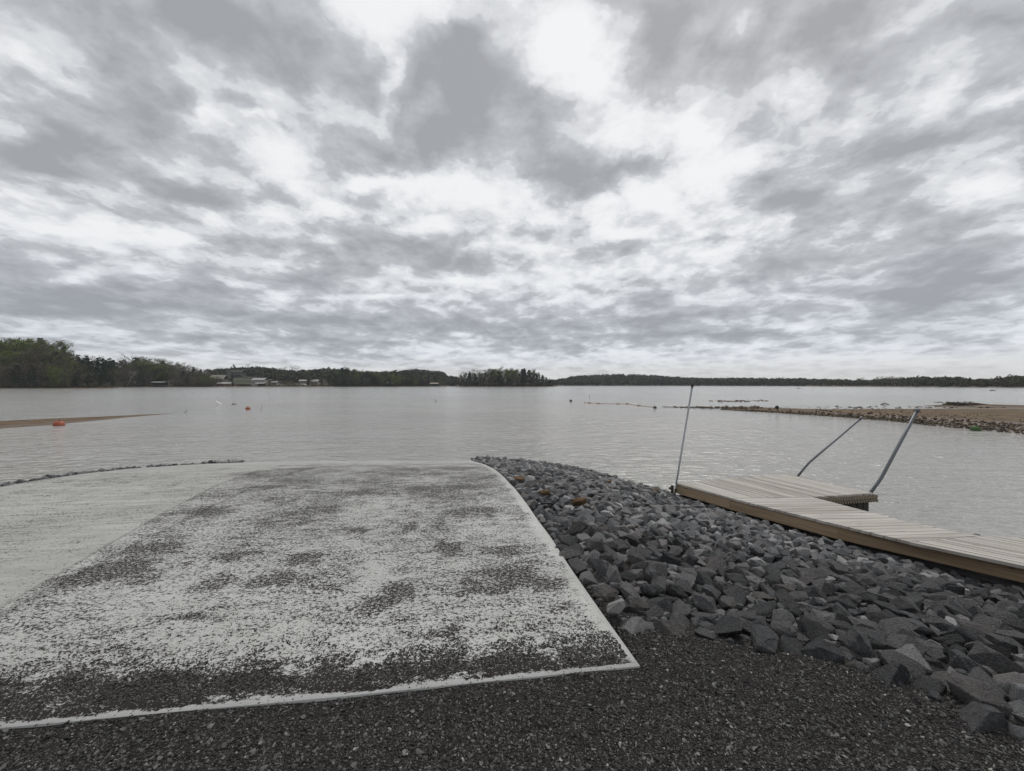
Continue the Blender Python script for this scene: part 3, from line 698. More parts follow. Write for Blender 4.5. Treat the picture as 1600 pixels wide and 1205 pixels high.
# ------------------------------------------------------------------ dock
dock = empty('dock', (4.9, 7.6, 0)); tag(dock, 'weathered wooden dock with an L-shaped end floating beside the stony bank', 'dock')
def D2(px, py, z=.5): w = on(px, py, z); return (w.x, w.y)
def clip(poly, a, b, c):                                # keep a*x+b*y <= c
    out = []
    for i in range(len(poly)):
        p, q = poly[i], poly[(i+1) % len(poly)]; dp, dq = a*p[0]+b*p[1]-c, a*q[0]+b*q[1]-c
        if dp <= 0: out.append(p)
        if dp*dq < 0: t = dp/(dp-dq); out.append((p[0]+(q[0]-p[0])*t, p[1]+(q[1]-p[1])*t))
    return out
def boards(name, poly, direction, zf, mat, width=.14, gap=.014, thick=.038, parent=None, over=0.0):
    dx, dy = direction; L = math.hypot(dx, dy); dx, dy = dx/L, dy/L; nx, ny = -dy, dx
    ss = [nx*x+ny*y for x, y in poly]; s = min(ss); V, Fc, A, UVv = [], [], [], []
    ax = np.array((dx,dy)); me = bpy.data.meshes.new(name); uvs = []; rn = []
    while s < max(ss):
        pl = clip(clip(poly, nx, ny, s+width-gap), -nx, -ny, -s)
        if len(pl) >= 3:
            jit = random.uniform(-.0025,.0025); rv = random.random(); n = len(pl); b = len(V)
            sh = random.uniform(-.012,.012); lo = min(dx*x+dy*y for x, y in pl); hi = max(dx*x+dy*y for x, y in pl)
            def mv(x, y):
                e = dx*x+dy*y; k = over+sh if e > (lo+hi)/2 else sh*.3
                return (x+dx*k, y+dy*k)
            pl = [mv(x, y) for x, y in pl]
            for dz in (0, -thick):
                for x, y in pl: V.append((x, y, zf(x,y)+jit+dz)); UVv.append((dx*x+dy*y, nx*x+ny*y)); A.append(rv)
            Fc += [tuple(b+i for i in range(n)), tuple(b+2*n-1-i for i in range(n))] + [(b+i, b+i+n, b+(i+1)%n+n, b+(i+1)%n) for i in range(n)]
        s += width
    me.from_pydata(V, [], Fc); u = me.uv_layers.new(name='UVMap')
    for lp in me.loops: u.data[lp.index].uv = UVv[lp.vertex_index]
    a = me.attributes.new('rnd', 'FLOAT', 'POINT'); a.data.foreach_set('value', np.array(A, np.float32))
    bm = bmesh.new(); bm.from_mesh(me); bmesh.ops.recalc_face_normals(bm, faces=bm.faces); bm.to_mesh(me); bm.free()
    o = link(name, me, mat); o.parent = parent
    if parent: o.matrix_parent_inverse = Matrix.Translation(-Vector(parent.location))
    return o
def adopt(o, parent):
    o.parent = parent; o.matrix_parent_inverse = Matrix.Translation(-Vector(parent.location)); return o
A_, B_, C_, D_ = D2(1057,755), D2(1230,740.5), D2(1362,770), D2(1267,776); P1 = D2(1139,777.5)
P2 = D2(1308,819.5); Wf = [D2(1376,804), D2(1424,817), D2(1489,835)]; Q2 = D2(1532,841, .52); Q1 = D2(1421,848.5,.52); Q3 = D2(1600,884,.575)
flat = lambda x, y: .5
wd = (P2[0]-P1[0], P2[1]-P1[1]); wl = math.hypot(*wd); wu = (wd[0]/wl, wd[1]/wl)
def wz(x, y): return .5 + .04*max(0, (x-P2[0])*wu[0]+(y-P2[1])*wu[1])
A2 = (A_[0]-.02, A_[1]+.02)
boards('deck', [P1, A2, B_, C_, D_], (C_[0]-B_[0]+.12, C_[1]-B_[1]), flat, MAT['deck'], parent=dock, over=.03)
boards('deck', [P1, D_] + Wf[:2] + [P2], (1, .05), lambda x, y: .499, MAT['deck'], parent=dock)
boards('deck', [P2] + Wf[1:] + [Q2, Q1], (1, .03), lambda x, y: wz(x, y)-.001, MAT['deck'], parent=dock)
nd_ = (Q3[0]-Q1[0], Q3[1]-Q1[1]); nl = math.hypot(*nd_); nu = (nd_[0]/nl, nd_[1]/nl)
Q4 = (Q1[0]+nu[0]*4.4, Q1[1]+nu[1]*4.4)
boards('deck', [Q1, Q2, (Q2[0]+3.4, Q2[1]-.75), (Q4[0]+2.6, Q4[1]+.9), Q4], nu, wz, MAT['deck'], parent=dock, width=.105)
def board_solid(name, a, b, za, zb, h, th, mat, parent, rnd=.3, inset=0.0):
    a, b = Vector((*a, 0)), Vector((*b, 0)); d = (b-a).normalized(); n = Vector((d.y, -d.x, 0))
    if n.dot(Vector((-1,-1,0))) < 0: n = -n
    V, U = [], []
    for p, z, u in ((a, za, 0.0), (b, zb, (b-a).length)):
        for off in (0, -th):
            for hz_ in (0, -h):
                q = p + n*(off - inset); V.append((q.x, q.y, z+hz_)); U.append((u, -hz_))
    Fc = [(0,1,3,2),(4,6,7,5),(0,4,5,1),(2,3,7,6),(0,2,6,4),(1,5,7,3)]
    me = bpy.data.meshes.new(name); me.from_pydata(V, [], Fc); uv = me.uv_layers.new(name='UVMap')
    for lp in me.loops: uv.data[lp.index].uv = U[lp.vertex_index]
    at_ = me.attributes.new('rnd', 'FLOAT', 'POINT'); at_.data.foreach_set('value', np.full(8, rnd, np.float32))
    bm = bmesh.new(); bm.from_mesh(me); bmesh.ops.recalc_face_normals(bm, faces=bm.faces); bm.to_mesh(me); bm.free()
    return adopt(link(name, me, mat), parent)
z0 = .5 - .042
board_solid('side_board', A2, P1, z0, z0, .175, .04, MAT['fascia'], dock, .05, .012)
board_solid('side_board', P1, P2, z0-.003, z0-.003, .18, .04, MAT['fascia'], dock, .5, .016)
ez = wz(*Q4)-.042
board_solid('side_board', P2, Q4, z0, ez, .18, .04, MAT['fascia'], dock, .9, .012)
board_solid('end_board', A2, B_, z0, z0, .17, .04, MAT['fascia'], dock, .4, .03)
board_solid('end_board', D_, C_, z0, z0, .12, .04, MAT['fascia'], dock, .6, .05)
# row of short lapped blocks along the inner platform edge
mb = MB(); dc = Vector((C_[0]-D_[0], C_[1]-D_[1], 0)); L = dc.length; dcn = dc.normalized(); ang = math.atan2(dcn.y, dcn.x); nn = Vector((dcn.y, -dcn.x, 0))
n = int(L/.062)
for i in range(n+2):
    p = Vector((D_[0], D_[1], 0)) + dcn*(i+.5)*.062 + nn*.025
    R = Matrix.Rotation(ang, 3, 'Z') @ Matrix.Rotation(.55, 3, 'Y')
    mb.box((p.x, p.y, .425), (.040, .075, .075), rot=R)
    mb.box((p.x+nn.x*.02, p.y+nn.y*.02, .365), (.034, .06, .05), rot=Matrix.Rotation(ang, 3, 'Z') @ Matrix.Rotation(-.4, 3, 'Y'))
tw = M_simple('twisted_rope', (.20,.17,.125), .9, 0, .4, 20)
adopt(mb.build('rope_fender', tw, None), dock)
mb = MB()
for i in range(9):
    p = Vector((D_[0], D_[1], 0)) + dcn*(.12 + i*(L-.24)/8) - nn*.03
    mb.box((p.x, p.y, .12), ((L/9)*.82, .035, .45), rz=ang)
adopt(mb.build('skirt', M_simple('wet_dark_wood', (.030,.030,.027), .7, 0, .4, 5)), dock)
# black boxes added under the frame to keep the gap below dark
def dark_filler(a, b, side):
    a, b = Vector((*a, 0)), Vector((*b, 0)); d = b-a; c = (a+b)/2 ; n = Vector((d.y, -d.x, 0)).normalized()*side
    c = c + n*.42; o = MB().box((c.x, c.y, .12), (d.length*.94, .62, .33), rz=math.atan2(d.y, d.x)).build('float', MAT['black'], bevel=.03); return adopt(o, dock)
for a, b in ((A2, P1), (P1, P2), (P2, Q3)):
    m_ = ((a[0]+b[0])/2, (a[1]+b[1])/2); dark_filler(a, b, -1)
c = Vector(((B_[0]+C_[0])/2-.5, (B_[1]+C_[1])/2-.1, 0)); adopt(MB().box((c.x, c.y, .1), (1.1,.5,.34), rz=math.atan2(C_[1]-B_[1], C_[0]-B_[0])).build('float', MAT['black'], bevel=.03), dock)  # one more added black box, under the platform
# dark joists under the shore section
mb = MB()
for k in range(8):
    p = (Q1[0]+nu[0]*(.25+.5*k)+.75, Q1[1]+nu[1]*(.25+.5*k)+.40); mb.box((p[0], p[1], wz(*p)-.13), (1.0,.05,.17), rz=math.atan2(.44,.9))
adopt(mb.build('joists', MAT['bark']), dock)
# cleats / knots seen on the far edge
def mooring_pole(pts, r, label, cap, base=None):
    w = [Vector(p) for p in pts]; e = empty('mooring_pole', w[0]); tag(e, label, 'pole', 'mooring poles at the dock corners')
    # rounded bend
    path = [w[0]]
    for i in range(1, len(w)-1):
        a = w[i] + (w[i-1]-w[i]).normalized()*.12; b = w[i] + (w[i+1]-w[i]).normalized()*.12
        for t in np.linspace(0, 1, 5): path.append(a*(1-t)**2 + w[i]*2*t*(1-t) + b*t*t)
    path.append(w[-1]); l = [p-w[0] for p in path]
    MB().tube(l, r, 12).build('pipe', MAT['steel'] if cap == 'light' else MAT['darksteel'], e, True)
    d = (path[-1]-path[-2]).normalized(); top = l[-1]
    MB().tube([top-d*.05, top+d*.012], r*1.35, 12).build('cap', MAT['rust'] if cap == 'light' else MAT['darksteel'], e, True)
    return e
ye = on(1057,755,.5).y - .06
b1 = at(1051,792,ye); t1 = at(1082,601.5,ye)
pole1 = mooring_pole([b1, at(1056,760,ye), t1], .020, 'straight pale galvanised pole at the left corner of the dock', 'light')
d = (t1-b1).normalized()
MB().tube([at(1053.5,757,ye)-b1, at(1051,774,ye)-b1], .034, 14).build('sleeve', MAT['white'], pole1, True)
mb = MB(); q = at(1049.5,764,ye)-b1
mb.box((q.x, q.y-.03, q.z), (.05,.02,.16)); mb.box((q.x-.03, q.y-.03, q.z+.02), (.06,.05,.04)); mb.box((q.x+.05, q.y-.02, q.z-.02), (.10,.02,.05))
mb.tube([(q.x-.06, q.y-.03, q.z+.02), (q.x-.02, q.y-.03, q.z+.02)], .022, 8)
mb.build('bracket', MAT['rust'], pole1)
yb = on(1250,743,.5).y + .05
mooring_pole([at(1242,750,yb), at(1263,724,yb), at(1346,653,yb)], .024, 'leaning dark pole with a bent foot behind the far edge of the dock', 'dark')
yc = C_[1] + .07
mooring_pole([at(1353,780,yc), at(1376,749,yc), at(1434,640,yc)], .029, 'thick leaning bent pole at the outer right corner of the dock platform', 'dark')

# ------------------------------------------------------------------ sandbars
def bar_mesh(name, front, back, zmax, wetback=False, seed=0):
    """front/back: matching lists of plan points; a low rounded bar between them"""
    n = 90; m = 26; f = np.array(front, float); b = np.array(back, float)
    def resample(p):
        d = np.concatenate([[0], np.cumsum(np.hypot(*np.diff(p, axis=0).T))]); t = np.linspace(0, d[-1], n)
        return np.column_stack([np.interp(t, d, p[:,0]), np.interp(t, d, p[:,1])])
    f, b = resample(f), resample(b); V, W = [], []
    for i in range(n):
        hgt = zmax * min(1, i/(n*.35)+.12)
        for j in range(m):
            s = j/(m-1); p = f[i]*(1-s)+b[i]*s
            wob = (float(vnoise(p[0], p[1], .35, seed))-.5)*2.2*(1 if j in (0, m-1) else .6)
            p = p + np.array((.3, 1))*wob*min(1, i/15)*.6
            z = hgt*(min(1, s/.28)**.6)*(1 - max(0, (s-.45)/.55)**1.3) - .05 + (float(vnoise(p[0], p[1], 1.1, seed+1))-.5)*.12*hgt*2
            if j in (0, m-1): z = -.25
            V.append((p[0], p[1], z)); W.append(1.0 if (s < .15 or (s > .62)) else 0.0)
    fs = [(i*m+j, (i+1)*m+j, (i+1)*m+j+1, i*m+j+1) for i in range(n-1) for j in range(m-1)]
    me = np_mesh(name, V, fs, True, {'wet': W}); bm = bmesh.new(); bm.from_mesh(me); bmesh.ops.recalc_face_normals(bm, faces=bm.faces); bm.to_mesh(me); bm.free()
    return tag(link('sandbar', me, MAT['sand']), kind='structure')
FR = [on(*p, 0).xy for p in [(1126,640.4),(1200,644.5),(1300,651),(1394,658.5),(1487,668.5),(1544,673),(1600,679)]] + [(27.5,19.5),(29,15)]
BK = [on(*p, 0).xy for p in [(1128,639.6),(1170,635),(1300,639.5),(1412,639.5),(1500,637.5),(1600,636)]] + [(75,50),(85,30)]
bar_mesh('sandbar', FR, BK, .34, seed=21)
FL = [on(*p, 0).xy for p in [(285,645.0),(200,652.4),(125,660.5),(87,664.5),(0,671)]] + [(-30.5,22),(-32,17)]
BLk = [on(*p, 0).xy for p in [(287,644.6),(200,650),(125,653.5),(75,656),(0,658.5)]] + [(-45,27),(-50,20)]
bar_mesh('sandbar', FL, BLk, .22, seed=33)
# outer wet mud spit behind the right bar
MF = [on(*p, 0).xy for p in [(1440,634.0),(1480,636.5),(1600,638.5),(1700,640)]]; MK = [on(*p, 0).xy for p in [(1442,633.4),(1490,632.4),(1600,634.5),(1700,635.5)]]
bar_mesh('sandbar', MF, MK, .3, seed=41)
# stones on the right bar
RV, RF, RA, nb = [], [], [], 0
fr = np.array(FR); dd = np.concatenate([[0], np.cumsum(np.hypot(*np.diff(fr, axis=0).T))])
for k in range(2600):
    u = random.random()*dd[-1]; x, y = np.interp(u, dd, fr[:,0]), np.interp(u, dd, fr[:,1])
    w = (.25 + 2.0*min(1, u/24)) ; off = abs(random.gauss(0, .6))*w if random.random() < .8 else random.random()*12
    x += off*.85; y += off*.52 + random.gauss(0,.15); r = random.uniform(.05,.135)*(1 if off < 3 else .6)
    z = min(.31, off*.18)*min(1, u/10+.25); nb = add_pile(x, y, z, r, random.choice(PS), rotmat(random.uniform(0,6.28), random.gauss(0,.4), random.gauss(0,.4)), random.random(), RV, RF, RA, nb, (1.1,.9,.8))
for k in range(420):                                   # tip and the drowned rubble beyond it
    px = random.uniform(1035,1190); t = (px-1035)/155; py = 636.2 + t*3.0 + random.gauss(0,.35+.7*t)
    w = on(px, py, 0); r = random.uniform(.05,.16)*(.7+.6*t)
    nb = add_pile(w.x, w.y, random.uniform(-.05,.05)+.1*t, r, random.choice(PS), rotmat(random.uniform(0,6.28),.2,.2), random.random(), RV, RF, RA, nb, (1.2,.9,.7))
for k in range(160):
    px = random.choice((random.uniform(1110,1200), random.uniform(1300,1600))); py = 627 + random.gauss(0,.7) if px < 1200 else 636.5 + random.gauss(0,1.0)
    w = on(px, py, 0); nb = add_pile(w.x, w.y, .02, random.uniform(.08,.25), random.choice(PS), rotmat(random.uniform(0,6.28),.2,.2), random.random()*.6, RV, RF, RA, nb, (1.4,.9,.45))
m_s, ts = material('shore_stone'); r_ = ts.attr('rnd')
ts.out(ts.ramp(r_, [(0,(.035,.026,.018)),(.5,(.070,.050,.033)),(.92,(.115,.088,.06)),(1,(.22,.175,.13))]), .8, None, .3)
me = np_mesh('shore_stones', np.concatenate(RV), np.concatenate(RF), False, {'rnd': np.concatenate(RA)})
tag(link('shore_stones', me, m_s), 'brown stones along the water edge of the sandbar on the right', 'stones', kind='stuff')

# ------------------------------------------------------------------ floats, sticks, driftwood
def buoy(px, py, dia, mat, label, hgt=1.0, z=0.0, group='buoys of the swimming area'):
    w = on(px, py, z); e = empty('buoy', (w.x, w.y, z)); tag(e, label, 'buoy', group); R = dia/2
    prof = [(R*.35,-R*.7),(R*.86,-R*.45),(R,-.02),(R*.99,R*.35*hgt),(R*.82,R*.80*hgt),(R*.45,R*1.02*hgt),(R*.16,R*1.06*hgt)]
    rot = Matrix.Rotation(random.uniform(-.25,.25), 3, 'Y') @ Matrix.Rotation(random.uniform(-.2,.2), 3, 'X')
    MB().lathe(prof, (0,0,R*.15), 22, rot).build('body', mat, e, True)
    MB().lathe([(R*1.0,R*.02),(R*1.05,R*.04),(R*1.05,R*.16),(R*1.0,R*.18)], (0,0,R*.15), 22, rot).build('seam', mat, e, True)
    MB().lathe([(R*.12,0),(R*.12,R*.22),(R*.07,R*.26)], tuple(rot @ Vector((0,0,R*1.2*hgt))), 10, rot).build('eye', MAT['rust'], e, True)
    return e
buoy(92,665,.56,MAT['orange'],'large faded orange buoy aground at the tip of the left sandbar',.85)
buoy(387.5,640,.46,MAT['orange'],'small red-orange buoy floating in the middle left of the lake')
buoy(892,627.5,.44,MAT['darkgreen'],'small dark buoy floating near the middle of the lake, farthest one')
buoy(1023.5,638,.36,MAT['darkgreen'],'dark green buoy floating at the end of the stone line, left of the straight pole')
buoy(1214,637.5,.36,MAT['darkgreen'],'dark olive buoy lying on top of the stony sandbar',1.0,.25)
buoy(1524,673,.44,MAT['green'],'bright green buoy beside the right sandbar front edge',.9)
def stick(pts, r, mat, label, cat='stick'):
    w = [Vector(p) for p in pts]; mb = MB(); rs = [r*(1-.5*i/(len(w)-1)) for i in range(len(w))]
    return tag(mb.tube(w, rs, 7).build('branch', mat, None, True), label, cat)
def st(px0, py0, px1, py1, r, label, mat='rust'):
    w = on(px0, py0, 0); a = Vector((w.x, w.y, -.3)); b = at(px1, py1, w.y); mid = (Vector((w.x,w.y,0))+b)/2 + Vector((.03,0,.02))
    stick([a, Vector((w.x, w.y, 0)), mid, b], r, MAT[mat], label)
st(289,645.5,291.5,640.3,.028,'thin dark stick leaning out of the water near the left sandbar tail')
st(408,639.5,409,632.5,.022,'thin upright stick in the water right of the small orange buoy')
st(681.5,629,679,623,.05,'dark crooked stick poking from the water at mid lake')
st(921.5,621.5,920,617.5,.05,'tiny dark stick poking from the water, right of the farthest dark buoy')
st(913,631,912.5,626.5,.03,'short stick standing at the left end of the floating orange line')
w0, w1 = at(338,627,on(341,631,0).y), on(345.5,631.6,0)
mb = MB(); c = (w0+w1)/2; d = w1-w0
R = d.to_track_quat('X','Z').to_matrix(); tag(mb.box(c, (d.length,.16,.05), rot=R).build('plank', MAT['white'], bevel=.01), 'white board tilted up out of the water on the left', 'plank')
stick([on(363,631.6,.04), on(366,631.2,.10), on(369.5,631.6,.04)], .07, MAT['rust'], 'short dark log floating between the white board and the orange buoy', 'log')
# orange float line
mb = MB(); pts = [on(px, py, .02) for px, py in [(913,629.2),(921,630),(935,630.6),(950,631),(965,631.4),(980,631.3),(998,634),(1012,635.5),(1022,636.5)]]
mb.tube(pts, .022, 6)
fl = mb.build('float_line', M_simple('orange_rope', (.30,.12,.06), .8, 0, .3)); tag(fl, 'thin orange-brown float line lying on the water at mid lake', 'rope')
mb = MB()
for p, r in ((pts[1]+Vector((0,0,.02)),.10),(pts[2],.10),(pts[4],.10),(pts[5],.11),(pts[6],.09)): mb.lathe([(r*.4,-.22),(r,-.16),(r,.16),(r*.4,.22)], p, 10, Matrix.Rotation(math.pi/2, 3, 'Y'))
o = mb.build('line_floats', M_simple('weathered_float', (.22,.12,.08), .8, 0, .4)); o.parent = fl
# driftwood heap on the far mud spit
mb = MB(); w = on(1497,633.6,.15)
for k in range(70):
    a = random.uniform(0, 6.28); l = random.uniform(.3,1.3); p = w + Vector((random.gauss(0,.6), random.gauss(0,.5), random.uniform(0,.3)))
    q = p + Vector((math.cos(a)*l, math.sin(a)*l*.6, random.uniform(-.1,.25))); mb.tube([p, (p+q)/2+Vector((0,0,.08)), q], random.uniform(.02,.06), 5)
tag(mb.build('driftwood', MAT['bark']), 'brown heap of driftwood branches on the wet mud beyond the right sandbar', 'driftwood')
w = on(1524,634.5,.1); tag(MB().tube([w+Vector((-1.8,0,.08)), w+Vector((0,.1,.2)), w+Vector((1.9,.2,.05))], [.16,.19,.13], 9).build('log', MAT['rust'], None, True), 'dark log lying on the mud right of the driftwood heap', 'log')
for (px, py, lab) in [(1382,632.6,'dark half-sunken log in the water left of the driftwood heap'), (1248,607.3,'tiny dark log far out on the lake'), (1550,610.8,'tiny dark snag far out on the lake at the right')]:
    w = on(px, py, 0); s = min(w.y/60, 2.2); tag(MB().tube([w+Vector((-.5*s,0,.03)), w+Vector((0,0,.16*s)), w+Vector((.6*s,0,.05))], [.07*s,.09*s,.05*s], 7).build('log', MAT['rust'], None, True), lab, 'log')

# ------------------------------------------------------------------ far shores
SHORE = [(-700,250),(-200,285),(0,293),(100,300),(160,312),(178,330),(190,430),(260,450),(500,470),(540,540),(640,560),(692,600),(700,760),(712,640),(726,560),(800,545),(852,560),(864,600),(872,900),(950,950),(1100,900),(1240,760),(1300,620),(1400,520),(1500,430),(1600,372),(1800,310),(2300,250)]
RIDGE = [(-700,26),(0,17),(70,16),(120,10),(160,6),(260,4),(300,10),(350,17),(400,20),(450,16),(475,14),(510,18),(560,15),(610,14),(650,20),(690,16),(712,4),(722,1.5),(800,2),(860,1.5),(872,8),(900,14),(960,17),(1020,14),(1070,8),(1120,6.5),(1200,5.5),(1240,4),(1300,3.5),(1400,3),(1500,2.5),(1560,3),(1590,6),(1800,10),(2300,16)]
DEPTH = [(-700,90),(0,90),(165,90),(200,260),(700,260),(720,40),(862,40),(880,250),(1300,240),(1600,160),(2300,150)]
def shoreY(px): return np.interp(px, *zip(*SHORE))
def ridgeH(px): return np.interp(px, *zip(*RIDGE))
def depthY(px): return np.interp(px, *zip(*DEPTH))
def farz(px, Y):
    s = (Y - shoreY(px))/depthY(px); k = np.clip(s, 0, 1); k = k*k*(3-2*k)
    return .5*np.clip(s*14, -1, 1) + ridgeH(px)*k
V, fs = [], []; PX = np.concatenate([np.arange(-700,-10,30), np.arange(-10,1660,5), np.arange(1660,2320,30)]); SS = [-.03,0,.02,.06,.12,.2,.3,.4,.5,.6,.7,.8,.9,1.0,1.3,2.0]
for px in PX:
    for s in SS:
        Y = shoreY(px) + s*depthY(px); V.append(((px-800)/F*Y, Y, float(farz(px, Y)) + (float(vnoise(px/60, Y/60, 1, 8))-.5)*1.5*min(1, max(0, s)*3)))
m = len(SS); fs = [(i*m+j, (i+1)*m+j, (i+1)*m+j+1, i*m+j+1) for i in range(len(PX)-1) for j in range(m-1)]
me = np_mesh('hills', V, fs, True); tag(link('hills', me, MAT['soil']), kind='structure')
# beach strip at the foot of the shore
V, fs = [], []
for px in np.arange(-100, 1700, 4):
    for s, z in ((-2.0,-.25),(0.5,.22),(3.5,.75)):
        Y = shoreY(px) + s; V.append(((px-800)/F*Y, Y, z + (float(vnoise(px*.15, s, 1, 4))-.5)*.3))
n = len(V)//3; fs = [(i*3+j, (i+1)*3+j, (i+1)*3+j+1, i*3+j+1) for i in range(n-1) for j in range(2)]
me = np_mesh('shore_strip', V, fs, True, {'wet': [.6 if k % 3 == 0 else .2 for k in range(len(V))]}); tag(link('shoreline', me, MAT['sand']), kind='structure')

# ------------------------------------------------------------------ trees
def leaves(n, centers, spread, size, rng, flatk=1.0, out=None):
    c = centers[rng.integers(0, len(centers), n)]; d = rng.normal(0, 1, (n,3)); d /= np.linalg.norm(d, axis=1)[:,None]
    p = c[:,:3] + d*(rng.random(n)**.45)[:,None]*c[:,3:4]*spread*np.array((1,1,flatk))
    a = rng.normal(0,1,(n,3)); a /= np.linalg.norm(a,axis=1)[:,None]; b = np.cross(a, rng.normal(0,1,(n,3))); b /= np.linalg.norm(b,axis=1)[:,None]
    s = size*rng.uniform(.5,1.3,n)[:,None]
    V = np.stack([p-a*s-b*s*.5, p+a*s-b*s*.6, p+a*s*.8+b*s*.6, p-a*s*.7+b*s*.5],1)
    rn = np.repeat(np.clip(rng.normal(.5,.25,n)+(d[:,2])*.18,0,1),4)  # random leaf tone, made lighter towards the top of each clump
    return V.reshape(-1,3), np.arange(n*4).reshape(-1,4), rn
def make_tree(kind, seed):
    """unit-height tree, base at the origin; returns trunk mesh, crown mesh"""
    rng = np.random.default_rng(seed); r = random.Random(seed); mb = MB(); H = 1.0
    lean = Vector((r.gauss(0,.02), r.gauss(0,.02), 0))
    tr = [Vector((0,0,-.04)), lean*.4+Vector((r.gauss(0,.01),0,.3)), lean*.8+Vector((0,r.gauss(0,.01),.62)), lean+Vector((0,0,.93))]
    mb.tube(tr, [.020,.015,.010,.003], 6); C = []
    def pt(t): 
        k = t/.93*3; i = min(2, int(k)); return tr[i]*(1-(k-i))+tr[i+1]*(k-i)
    if kind == 'pine':
        for i in range(26):
            t = .16+.80*(i+.5)/26; w = .19*(1-((t-.16)/.86)**1.6)+.03; a = r.uniform(0,6.28); l = w*r.uniform(.4,1.0)
            p = pt(min(t,.92)); q = p+Vector((math.cos(a)*l, math.sin(a)*l, r.uniform(-.01,.04))); mb.tube([p,q],[.005,.002],4); C.append((*q, w*.55))
        C = np.array(C); v, f, rn = leaves(1700, C, 1.15, .018, rng, .55); mat = MAT['pine']
    elif kind == 'cedar':
        for i in range(20):
            t = .04+.92*i/20; w = .10*(1-t)**.6+.015; a = r.uniform(0,6.28); C.append((math.cos(a)*w*.4, math.sin(a)*w*.4, t, w))
        C = np.array(C); v, f, rn = leaves(1100, C, 1.0, .014, rng, .9); mat = MAT['pine']
    elif kind in ('spring', 'bud'):
        nb_ = 17 if kind == 'spring' else 22
        for i in range(nb_):
            t = .10+.72*i/nb_; a = i*2.4+r.uniform(-.4,.4); l = r.uniform(.16,.34)*(1.15-abs(t-.5)*1.1); p = pt(t)
            q = p+Vector((math.cos(a)*l, math.sin(a)*l, r.uniform(.08,.22))); m_ = (p+q)/2+Vector((0,0,-.015)); mb.tube([p,m_,q],[.008,.005,.002],4)
            for k in range(3):
                a2 = a+r.uniform(-1,1); e = m_*(1-k*.4)+q*(k*.4)+Vector((0,0,0)); q2 = e+Vector((math.cos(a2)*.10, math.sin(a2)*.10, r.uniform(.03,.12))); mb.tube([e,q2],[.004,.0012],3); C.append((*q2,.085))
            C.append((*q,.10))
        C.append((*tr[-1],.09)); C = np.array(C)
        v, f, rn = leaves(1900 if kind == 'spring' else 1500, C, 1.15, .016 if kind == 'spring' else .012, rng, .85); mat = MAT[kind]
    elif kind == 'bare':
        for i in range(18):
            t = .25+.62*i/18; a = i*2.4; l = r.uniform(.14,.28); p = pt(t); q = p+Vector((math.cos(a)*l, math.sin(a)*l, r.uniform(.12,.26))); mb.tube([p,q],[.007,.002],4)
            for k in range(5):
                e = p.lerp(q, .3+.15*k); a2 = a+r.uniform(-1.2,1.2); q2 = e+Vector((math.cos(a2)*.10, math.sin(a2)*.10, r.uniform(.04,.12))); mb.tube([e,q2],[.003,.001],3); C.append((*q2,.05))
        C = np.array(C); v, f, rn = leaves(700, C, 1.2, .008, rng); mat = MAT['bud']
    elif kind == 'bush':
        C = np.array([(r.gauss(0,.28), r.gauss(0,.28), r.uniform(.15,.7), .3) for _ in range(14)]); v, f, rn = leaves(500, C, 1.0, .05, rng); mat = MAT['bud']
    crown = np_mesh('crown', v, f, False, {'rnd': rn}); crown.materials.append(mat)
    o = mb.build('trunk', MAT['bark']); tme = o.data; bpy.data.objects.remove(o)
    return tme, crown
TREES = {k: [make_tree(k, 50*i+hash_ ) for i in range(n)] for k, n, hash_ in (('pine',5,1),('cedar',3,2),('spring',5,3),('bud',5,4),('bare',3,5),('bush',3,6))}
NAMES = {'pine':'pine_tree','cedar':'cedar_tree','spring':'leafy_tree','bud':'budding_tree','bare':'bare_tree','bush':'shrub'}
def plant(kind, px, Y, h, label, group, wide=1.0, z=None, trunk_mat=None):
    tm, cm = random.choice(TREES[kind]); x = (px-800)/F*Y; zz_ = float(farz(px, Y)) if z is None else z
    e = empty(NAMES[kind], (x, Y, zz_-.2), random.uniform(0,6.28)); s = h; e.scale = (s*wide, s*wide, s)
    if kind != 'bush': link('trunk', tm, None, e)
    link('crown', cm, None, e); tag(e, label, 'tree' if kind != 'bush' else 'shrub', group); return e
SKY1 = [(-80,518),(0,527),(30,521),(55,524),(84,525),(100,534),(113,548),(118,548),(140,552),(165,553),(178,556),(205,553),(222,556),(240,557),(265,561),(280,566),(300,570),(340,573)]
def skyY(tab, px): return float(np.interp(px, *zip(*tab)))
rt = random.Random(11)
def topz(py, Y): return CAM + (HY-py)/F*Y
# left point: three rows of trees, tallest at the back
for row, (dY, n, lo) in enumerate(((6,30,.50),(24,30,.72),(48,30,.9),(72,26,1.0))):
    for i in range(n):
        px = -70 + 245*(i+rt.random())/n; Y = float(shoreY(px))+dY+rt.uniform(-5,5); base = float(farz(px, Y))
        h = (topz(skyY(SKY1, px)+1.5, Y)-base)*lo*rt.uniform(.86,1.0)
        if px < 115 : kind = rt.choice(['spring','spring','bud','bud','pine']) if row >= 2 else rt.choice(['bud','bud','bare','pine','spring'])
        else: kind = rt.choice(['pine','pine','pine','bud'])
        if 25 < px < 60 and row >= 2: kind = 'spring'
        lab = {'pine':'dark pine in the tall wood on the left point','spring':'fresh green leafy tree in the tall wood on the left point','bud':'olive budding tree in the tall wood on the left point','bare':'bare grey tree in the tall wood on the left point'}[kind]
        plant(kind, px, Y, max(h,7), lab, NAMES[kind].replace('_',' ')+'s of the tall wood on the left', rt.uniform(.85,1.15))
for i in range(46):
    px = -75+250*(i+rt.random())/46; Y = float(shoreY(px))+rt.uniform(2,5)
    plant('bush', px, Y, rt.uniform(2.5,5.0), 'low brown waterside shrub under the wood on the left point', 'waterside shrubs on the left point')
